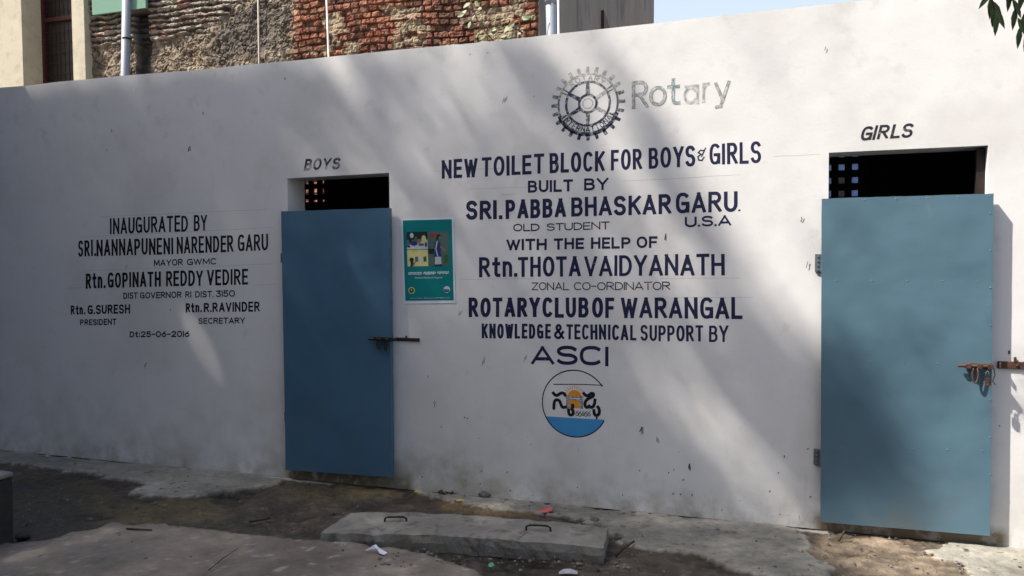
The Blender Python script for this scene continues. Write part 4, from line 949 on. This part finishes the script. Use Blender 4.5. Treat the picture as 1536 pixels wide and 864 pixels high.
# ------------------------------------------------------------------ drain slab with lifting loops
ZT = .085
front = [(481, 799), (560, 800), (655, 803), (783, 811), (905, 821.5)]; back = [(526, 769), (590, 768.5), (655, 769), (783, 777.5), (912, 791)]
SLB = empty('drain_slab', G(690, 815), 'long grey concrete drain slab lying on the mud in front of the boys door', 'slab')
bm = NB(); random.seed(3); NS = 44; NTt = 6
def lerpl(L, t):
    k = t*(len(L)-1); i = min(int(k), len(L)-2); f = k-i
    return (L[i][0]+(L[i+1][0]-L[i][0])*f, L[i][1]+(L[i+1][1]-L[i][1])*f)
FR = [G(u, v, ZT) for u, v in front]; BK = [G(u, v, ZT) for u, v in back]
top = []
for i in range(NS+1):
    f, b = [Vector((*lerpl([(p.x, p.y) for p in L], i/NS), 0)) for L in (FR, BK)]
    rowv = []
    for j in range(NTt+1):
        p = f.lerp(b, j/NTt); jx = .006*(float(fbm(np.array(p.x*16), np.array(p.y*16+j), 5, 3))-.5)*(2.4 if j in (0, NTt) or i in (0, NS) else .3)
        rowv.append(bm.verts.new((p.x+jx, p.y+jx*1.4, ZT+.018*(float(fbm(np.array(p.x*7), np.array(p.y*9), 7, 4))-.5)-(.010*max(0, float(fbm(np.array(p.x*21), np.array(p.y*21), 3, 2))-.5)*2 if j in (0, NTt) or i in (0, NS) else 0))))
    top.append(rowv)
for i in range(NS):
    for j in range(NTt): bm.faces.new((top[i][j], top[i+1][j], top[i+1][j+1], top[i][j+1]))
rim = [top[i][0] for i in range(NS+1)]+[top[NS][j] for j in range(1, NTt+1)]+[top[i][NTt] for i in range(NS-1, -1, -1)]+[top[0][j] for j in range(NTt-1, 0, -1)]
mid = [bm.verts.new((v.co.x+random.uniform(-.004, .004), v.co.y-.006+random.uniform(-.005, .004), .04)) for v in rim]; low = [bm.verts.new((v.co.x, v.co.y, -.02)) for v in rim]
for A_, B_ in ((rim, mid), (mid, low)):
    for k in range(len(rim)): bm.faces.new((A_[k], B_[k], B_[(k+1) % len(rim)], A_[(k+1) % len(rim)]))
bmesh.ops.recalc_face_normals(bm, faces=bm.faces); obj('slab', bm, M['concrete'], SLB)
for (a, b, h) in (((577, 782), (610, 781.5), .026), ((789, 794.5), (826, 796), .028)):
    A_, B_ = G(*a, ZT), G(*b, ZT); bm = NB(); k = [A_+Vector((0, 0, -.02)), A_+Vector((.002, 0, h*.7)), A_.lerp(B_, .15)+Vector((0, 0, h)), A_.lerp(B_, .5)+Vector((0, .008, h*.92)), A_.lerp(B_, .85)+Vector((0, 0, h)), B_+Vector((-.002, 0, h*.6)), B_+Vector((0, 0, -.02))]
    tube(bm, k, .0062, 7); obj('lifting_loop', bm, M['black_iron'], SLB, smooth=True)
# cracks on the slab
bm = NB()
for pts in ([(590, 801), (600, 797), (612, 793)], [(655, 801), (656, 792), (654, 786)], [(790, 800), (782, 806), (776, 810)]):
    P = [G(u, v, ZT) for u, v in pts]; tube(bm, [p+Vector((0, 0, .004)) for p in P], .0011, 4)
obj('crack', bm, M['wood'], SLB)

# dark post at the left edge
p = G(23, 818); bm = NB(); hp = X(17, 709, p.x).z if False else None
dist = (p-CAM).dot(FW); hp = 0
for z in np.linspace(0, 1.5, 600):
    v_ = proj(np.array([[p.x, p.y, z]]))[1][0]
    if v_ <= 709: hp = z; break
PS = empty('stone_post', (p.x-.16, p.y-.1, 0), 'dark concrete post with a pale top at the left edge of the picture', 'post')
box(bm, (p.x-.34, p.y-.26, -.05), (p.x, p.y, hp-.02), jit=.006); bevel(bm, .012, 2); obj('shaft', bm, M['post'], PS)
bm = NB(); box(bm, (p.x-.345, p.y-.265, hp-.018), (p.x+.004, p.y+.005, hp+.008), jit=.003); bevel(bm, .006, 1); obj('cap', bm, M['post_top'], PS)

# ------------------------------------------------------------------ litter and stones
def stone(u, v, r, lab, name='stone', cat='stone', m='stone', sq=.7, seed=0, group=None):
    bm = NB(); p = G(u, v); bmesh.ops.create_icosphere(bm, subdivisions=3, radius=r)
    for q in bm.verts:
        d = q.co.normalized(); k = 1+.5*(float(fbm(np.array(d.x*2+seed*3.3), np.array(d.y*2+d.z*1.7), seed, 3))-.5)
        q.co = Vector((d.x*r*k*1.2, d.y*r*k, d.z*r*k*sq))
    bmesh.ops.translate(bm, verts=bm.verts, vec=p+Vector((0, 0, r*sq*.6)))
    return tag(obj(name, bm, M[m], smooth=True), lab, cat, group)
stone(726.5, 746, .036, 'largest dark stone lying against the foot of the white wall', seed=2)
stone(892, 782, .026, 'round grey pebble near the back right corner of the slab', seed=3)
stone(968, 791, .026, 'flat pale stone between the slab and the girls door', seed=4, sq=.4, m='gravel')
stone(934, 791, .018, 'small dark stone just behind the right end of the slab', seed=5, sq=.4)
stone(1076, 796, .012, 'tiny black pebble alone on the pale cement', seed=6)
stone(744, 828, .028, 'grey stone tucked under the front of the slab', seed=7, sq=.6, m='gravel')
stone(778, 830, .018, 'brown pebble under the front edge of the slab right of the grey stone', seed=8)
stone(34, 807, .036, 'black stone at the foot of the dark post', seed=9, sq=.5, m='post')
# clod with dry leaves at the wall foot
bm = NB(); random.seed(8); c = G(668, 742)
for k in range(14):
    a = random.uniform(0, 6.28); leaf(bm, c+Vector((random.uniform(-.05, .05), random.uniform(-.02, .02), .004)), Vector((math.cos(a), math.sin(a), random.uniform(.2, 1.1))), Vector((0, 0, 1)), random.uniform(.03, .06), .022)
tag(obj('dry_leaf_clump', bm, M['wood']), 'dark clump of dry leaves at the wall foot right of the boys door', 'leaves')
def scrap(name, pts, m, lab, cat='litter', th=.002):
    """a creased sheet: rows of (u, v, z) unprojected at their own height"""
    bm = NB(); V = [[bm.verts.new(G(u, v, z)) for u, v, z in r] for r in pts]
    for a, b in zip(V, V[1:]):
        for i in range(len(a)-1): bm.faces.new((a[i], a[i+1], b[i+1], b[i]))
    r = bmesh.ops.extrude_face_region(bm, geom=list(bm.faces)); bmesh.ops.translate(bm, verts=[e for e in r['geom'] if isinstance(e, bmesh.types.BMVert)], vec=(0, 0, -th))
    bmesh.ops.recalc_face_normals(bm, faces=bm.faces); return tag(obj(name, bm, m), lab, cat)
scrap('paper_scrap', [[(546.5, 826, .05), (560, 818, .085), (564, 816.5, .09), (569, 822, .07), (581, 829, .05)], [(552, 827, .046), (562, 823, .07), (565, 823, .075), (569, 829.5, .055), (576, 832, .045)]], M['white_paper'], 'crumpled white paper scrap on the mud in front of the slab')
scrap('red_wrapper', [[(809, 766, .012), (816, 763, .02), (829, 761, .022)], [(808, 768.5, .008), (818, 768.5, .016), (828, 766, .014)]], M['red_plastic'], 'red wrapper on the cement between slab and wall', th=.006)
scrap('yellow_wrapper', [[(621, 736, .01), (626, 734, .02), (632, 736, .012)], [(623, 738.5, .006), (627, 738, .012), (632, 738.5, .008)]], M['yellow_plastic'], 'small yellow wrapper at the wall foot beside the boys door')
scrap('yellow_leaf', [[(684, 750, .01), (690, 748, .018), (698, 750, .012)], [(685, 752, .006), (691, 751.5, .010), (697, 752, .006)]], M['yellow_plastic'], 'small yellow scrap on the ochre mud behind the slab')
scrap('grey_wrapper', [[(838, 858, .01), (845, 853.5, .03), (856, 853, .032), (867, 857, .012)], [(839, 861, .006), (846, 860, .02), (856, 860, .022), (866, 861, .006)]], M['grey_plastic'], 'clear grey plastic wrapper at the lower edge below the slab')
bm = NB(); p = G(737, 853); bmesh.ops.create_cone(bm, segments=16, radius1=.017, radius2=.015, depth=.012, cap_ends=True, matrix=Matrix.Translation(p+Vector((0, 0, .018))) @ Matrix.Rotation(R(35), 4, 'X')); tag(obj('bottle_cap', bm, M['green_plastic'], smooth=False), 'small green bottle cap on the mud below the slab', 'bottle cap')
def stick(pts, r, lab):
    bm = NB(); tube(bm, [G(u, v, z) for u, v, z in pts], [r*(1-.15*i) for i in range(len(pts))], 6); tag(obj('stick', bm, M['wood'], smooth=True), lab, 'stick')
stick([(923, 834, .012), (932, 825, .04), (951, 812, .05)], .010, 'dark stick leaning at the right end of the slab')
stick([(374, 782, .015), (390, 780, .02), (405, 777, .018)], .010, 'short dark stick on the mud left of the slab')
stick([(313, 855, .05), (334, 838, .055), (356, 823, .05)], .0028, 'thin long straw lying on the concrete path')
stick([(190, 793, .045), (210, 794, .05), (228, 795, .045)], .006, 'thin black twig along the broken edge of the path')
stick([(606, 745, .01), (614, 740, .02), (622, 736, .02)], .005, 'little dark twig beside the yellow wrapper')
stick([(1258, 811, .01), (1262, 804, .03), (1267, 796, .06)], .008, 'short dark twig leaning at the sill of the girls door')
stick([(833, 783, .012), (838, 785, .03), (846, 782, .02)], .004, 'bent wire like twig behind the slab')
# grit scattered over the mud
bm = NB(); random.seed(77)
def inpoly(x, y, P): return sdpoly(np.array([x]), np.array([y]), P)[0] > 0
spots = [(random.uniform(560, 960), random.gauss(842, 9), 1) for _ in range(150)]+[(random.uniform(30, 560), random.uniform(715, 815), 0) for _ in range(160)]+[(random.uniform(620, 1240), random.uniform(745, 860), 0) for _ in range(200)]+[(random.uniform(1210, 1530), random.uniform(800, 862), 0) for _ in range(120)]+[(random.uniform(20, 700), random.uniform(800, 862), 0) for _ in range(38)]
for u, v, k in spots:
    p = G(u, v)
    if p.y > -.03: continue
    r_ = random.choice((.003, .004, .005, .007, .010))*(1.1 if k else .9)
    m4 = Matrix.Translation(p+Vector((0, 0, .008+(.03 if inpoly(p.x, p.y, PTH) else 0)))) @ Matrix.Rotation(random.uniform(0, 6), 4, 'Z') @ Matrix.Rotation(random.uniform(-.5, .5), 4, 'X') @ Matrix.Diagonal((1.4, 1, .7, 1))
    s0 = len(bm.faces); bmesh.ops.create_icosphere(bm, subdivisions=1, radius=r_, matrix=m4)
    bm.faces.ensure_lookup_table(); mi = random.choice((0, 0, 1, 1, 2))
    for f in bm.faces[s0:]: f.material_index = mi
tag(obj('gravel', bm, [M['gravel'], M['stone'], M['wood']]), 'loose grit and crumbs scattered over the ground', None, kind='stuff'); 

# padlock hanging on the girls' bolt
PL = empty('padlock', W(1481, 578, -.095), 'small rusty padlock hanging from the bolt of the girls door', 'padlock')
p = W(1481, 572, -.095); bm = NB(); box(bm, (p.x-.012, -.104, p.z-.03), (p.x+.012, -.088, p.z+.022)); bevel(bm, .004, 2); obj('body', bm, M['rust'], PL)
bm = NB(); tube(bm, [(p.x-.007, -.096, p.z+.018), (p.x-.007, -.096, p.z+.05), (p.x, -.096, p.z+.058), (p.x+.007, -.096, p.z+.05), (p.x+.007, -.096, p.z+.018)], .003, 6); obj('shackle', bm, M['hinge'], PL, smooth=True)
bm = NB(); p = W(1490.5, 552, -.08); tube(bm, [(p.x, -.085, p.z), (p.x+.006, -.083, p.z-.04), (p.x-.004, -.08, p.z-.075), (p.x+.012, -.078, p.z-.095)], .0025, 5)
tag(obj('wire', bm, M['black_iron'], smooth=True), 'short bent wire dangling beside the padlock of the girls door', 'wire')

# ------------------------------------------------------------------ unseen blockers added outside the picture to cut the lane's sky light
bm = NB(); box(bm, (-7.5, -7.4, -.1), (-7.25, -.02, 4.9)); bevel(bm, .02)
tag(obj('sky_block_wall', bm, M['post']), 'unseen high dark wall added on the left to block sky light', 'wall')
SKB = empty('sky_block_building', (-4, -9.5, 0), 'unseen tall dark building added behind the viewer to block sky light', 'building')
bm = NB(); box(bm, (-16, -16, -.1), (3.0, -9.2, 9.0)); obj('wall', bm, M['taupe'], SKB)
bm = NB(); box(bm, (-16.3, -16.3, 9.003), (3.3, -8.9, 9.2)); obj('roof', bm, M['slab_roof'], SKB)
for k in range(5):
    for z in (1.0, 4.2, 7.0):
        x = -14+k*3.4; bm = NB(); box(bm, (x, -9.197, z), (x+1.3, -9.14, z+1.4)); f = obj('window', bm, M['maroon'], SKB)
        bm = NB(); box(bm, (x+.08, -9.137, z+.08), (x+1.22, -9.13, z+1.32)); obj('pane', bm, M['dark_glass'], f)

# ------------------------------------------------------------------ trees (both stand outside the picture; they cast its shade)
def lightmap(u, v):
    """how open the crown is to the sun for a spot seen at pixel (u, v): 0 shade, 1 sun"""
    o = np.zeros(u.shape)
    def poly(P, soft, s=1.0): nonlocal o; o = np.maximum(o, s*sstep(-soft, soft, sdpoly(u, v, P)))
    def beam(u0, v0, u1, v1, r, s, soft=.6):
        nonlocal o; t = np.clip(((u-u0)*(u1-u0)+(v-v0)*(v1-v0))/((u1-u0)**2+(v1-v0)**2+1e-9), 0, 1)
        d = np.hypot(u-u0-t*(u1-u0), v-v0-t*(v1-v0)); o = np.maximum(o, s*sstep(r*1.3, r*soft, d))
    poly([(905, -300), (880, 20), (935, 110), (1005, 225), (1050, 310), (1105, 395), (1170, 480), (1222, 570), (1300, 590), (1350, 640), (1420, 740), (1400, 800), (1300, 812), (1245, 806), (1390, 900), (2200, 900), (2200, -300)], 40)
    poly([(770, -120), (800, 60), (880, 200), (925, 310), (985, 400), (1040, 450), (1060, 400), (990, 290), (940, 180), (890, 60), (870, -120)], 34, .5)
    beam(480, 80, 535, 130, 17, .55); beam(548, 130, 590, 225, 14, .20); beam(600, 110, 640, 190, 16, .16); beam(690, 70, 790, 195, 24, .36); beam(740, 190, 770, 240, 16, .22); beam(760, 300, 800, 350, 14, .16)
    beam(1000, 400, 1080, 470, 20, .35); beam(955, 545, 1030, 625, 28, .30); beam(1030, 600, 1150, 705, 30, .42); beam(1080, 690, 1215, 790, 26, .40); beam(1000, 520, 1120, 640, 40, .12)
    beam(335, 305, 352, 345, 11, .20); beam(290, 480, 312, 545, 10, .16); beam(8, 470, 40, 525, 14, .45); beam(2, 655, 16, 676, 8, .6); beam(138, 662, 150, 690, 7, .5); beam(255, 300, 272, 335, 9, .12)
    # leaf clumps that shade parts of the sunny side
    def shade(u0, v0, u1, v1, r, s):
        nonlocal o; t = np.clip(((u-u0)*(u1-u0)+(v-v0)*(v1-v0))/((u1-u0)**2+(v1-v0)**2+1e-9), 0, 1)
        d = np.hypot(u-u0-t*(u1-u0), v-v0-t*(v1-v0)); o = o*(1-s*sstep(r*1.5, r*.3, d))
    shade(1095, 345, 1150, 430, 18, .45); shade(1238, 560, 1330, 700, 40, .85); shade(1290, 560, 1430, 690, 18, .35); shade(1270, 640, 1350, 780, 30, .75); shade(915, 90, 965, 175, 16, .55); shade(1330, 640, 1400, 760, 22, .5); shade(1290, 350, 1330, 390, 14, .12); shade(1400, 560, 1470, 640, 18, .25); shade(1360, 690, 1480, 770, 16, .3); shade(1250, 400, 1300, 450, 16, .12)
    # leaf sprays break the half shade up, drawn out along the sun's fall
    sp_ = u*.83+v*.55; sl_ = -u*.55+v*.83
    brk = fbm(sp_/26+40, sl_/85+7, 51, 4); o = np.where(o < .9, o*np.clip(.35+2.4*(brk-.22), .25, 1.7), o)
    leak = sstep(.60, .74, fbm(sp_/20+3, sl_/62+19, 87, 3)); o = np.maximum(o, leak*.22*((u > 430) & (u < 1230) & (v < 640)))
    o = np.maximum(o, .16*sstep(380, 620, u)*sstep(560, 260, v)*np.clip(.4+3*(brk-.3), .2, 1.5))
    fine = sstep(.66, .78, fbm(sp_/11+13, sl_/24+9, 17, 3)); o = o*(1-.22*fine*((u < 1480) & (v < 780)))
    o = np.clip(o, 0, 1)
    o = o*(1-.9*((v > 795+(u-1230)*.083) & (u < 1215))*1.0)
    return o
random.seed(101); rng = np.random.default_rng(11)
tg = []
NW, NGR = 20000, 40000
pw = np.stack([rng.uniform(-6.8, 2.2, NW), np.zeros(NW), rng.uniform(0, 3.25, NW)], 1)
pg = np.stack([rng.uniform(-6.5, 2.4, NGR), rng.uniform(-4.2, 0, NGR), np.zeros(NGR)], 1)
allp = np.concatenate([pw, pg]); uu, vv_ = proj(allp); lit = lightmap(uu, vv_)
cl = fbm(allp[:, 0]*2.3+9, (allp[:, 1]+allp[:, 2])*2.3, 19, 3)
keep_ = rng.uniform(0, 1, len(allp)) < -np.log(np.clip(lit*1.03, .003, 1))/5.8
tt = rng.uniform(13.0, 19.0, len(allp)); cen = allp+tt[:, None]*np.array(SUN)[None]
cen = cen[keep_]
SH = empty('shade_tree', (-8.2, -8.6, 0), 'tall broad leafed tree out of view on the left whose crown shades the wall', 'tree')
bm = NB()
for c in cen:
    c = Vector(c); a = random.uniform(0, 6.28); d = Vector((math.cos(a), math.sin(a), random.uniform(-.7, .2))).normalized()
    n_ = (SUN+Vector((random.uniform(-.6, .6), random.uniform(-.6, .6), random.uniform(-.4, .4)))).normalized(); s = d.cross(n_).normalized()
    L, Wd = random.uniform(.08, .14), random.uniform(.045, .075)
    q = [c-d*L/2, c+s*Wd/2-d*L*.08, c+d*L/2, c-s*Wd/2-d*L*.08]; v = [bm.verts.new(x) for x in q]; bm.faces.new(v)
obj('crown', bm, M['leaf'], SH)
bm = NB(); b0 = Vector((-8.2, -8.6, -.1))
tube(bm, [b0, b0+Vector((.1, .1, 1.5)), b0+Vector((-.1, .2, 5)), b0+Vector((-1.2, -.6, 9)), b0+Vector((-2.6, -1.2, 12.5))], [.42, .33, .27, .21, .12], 12)
for k in range(26):
    t = cen[rng.integers(len(cen))]; t = Vector(t); q_ = random.random(); s = (b0+Vector((-.1, .2, 5))).lerp(b0+Vector((-1.2, -.6, 9)), q_*2) if q_ < .5 else (b0+Vector((-1.2, -.6, 9))).lerp(b0+Vector((-2.6, -1.2, 12.5)), q_*2-1)
    m1 = s.lerp(t, .5)+Vector((random.uniform(-.3, .3), random.uniform(-.3, .3), random.uniform(-.5, 0)))
    tube(bm, [s, m1, t], [.08, .045, .012], 6)
obj('trunk', bm, M['bark'], SH, smooth=True)

# second tree on the right, only the tips of its drooping twigs reach into the frame
ST = empty('overhanging_tree', (3.6, -3.0, 0), 'tree on the right whose drooping leafy twig tips hang into the upper right corner', 'tree')
bm = NB(); b0 = Vector((3.6, -3.0, -.1)); lv = NB()
tube(bm, [b0, b0+Vector((.1, 0, 2)), b0+Vector((-.1, .3, 3.6)), b0+Vector((-.3, .5, 4.8))], [.16, .13, .10, .06], 10)
tips = [((1487, -4), (1498, 30), -2.6), ((1516, -12), (1536, 62), -2.5), ((1535, -10), (1546, 70), -2.4)]
def droop(sp0, P, lf):
    tube(bm, [sp0]+P, [.03]+[.012-.0015*i for i in range(len(P))], 6)
for (a, b, y) in tips:
    A_, B_ = W(*a, y), W(*b, y); P = [A_+Vector((.35, -.1, .9)), A_+Vector((.08, 0, .35)), A_, A_.lerp(B_, .5)]
    tube(bm, [b0+Vector((-.2, .4, 4.2))]+P, [.02, .008, .0045, .0028, .0015], 6)
    for q0, q1 in zip(P[:2], P[1:3]):
        for k in range(7):
            q = q0.lerp(q1, (k+.5)/7); s = 1 if k % 2 else -1
            leaf(lv, q, (q1-q0).normalized()*.8+Vector((.5*s, random.uniform(-.4, .4), -.2)), Vector((random.uniform(-.4, .4), -1, .4)), random.uniform(.05, .08), .017)
    n = 5
    for k in range(n):
        t = k/(n-1); q = A_.lerp(B_, t*.75-.05); s = 1 if k % 2 else -1
        leaf(lv, q, (B_-A_).normalized()*.9+Vector((.25*s, .1, -.1)), Vector((0, -1, .2)), .062, .016)
random.seed(61)
for k in range(520):
    a = random.uniform(0, 6.28); r_ = random.uniform(.2, 1.5)**.8; c = b0+Vector((.6+r_*math.cos(a), -.2+r_*math.sin(a), 5.0+random.uniform(-.7, 1.2)))
    leaf(lv, c, Vector((math.cos(a), math.sin(a), random.uniform(-1, 0))), Vector((random.uniform(-.5, .5), random.uniform(-.5, .5), 1)), random.uniform(.09, .15), .04)
# a low twig whose leaves print sharp shadows beside the girls' door
for (u, v, L, ang) in [(1519, 532, .07, -70), (1521, 585, .10, -75), (1526, 610, .11, -60), (1519, 622, .08, -80), (1530, 560, .08, -70)]:
    p = W(u, v)+SUN*4.2; a = R(ang); leaf(lv, p, Vector((math.cos(a), 0, math.sin(a))), Vector((0, -1, .3)), L*1.3, .03)
    tube(bm, [p, p+Vector((.5, -.1, .25)), b0+Vector((-.3, .5, 4.75))], [.003, .008, .02], 5)
obj('trunk', bm, M['bark'], ST, smooth=True); obj('crown', lv, M['leaf'], ST)
S.render.engine = 'CYCLES'
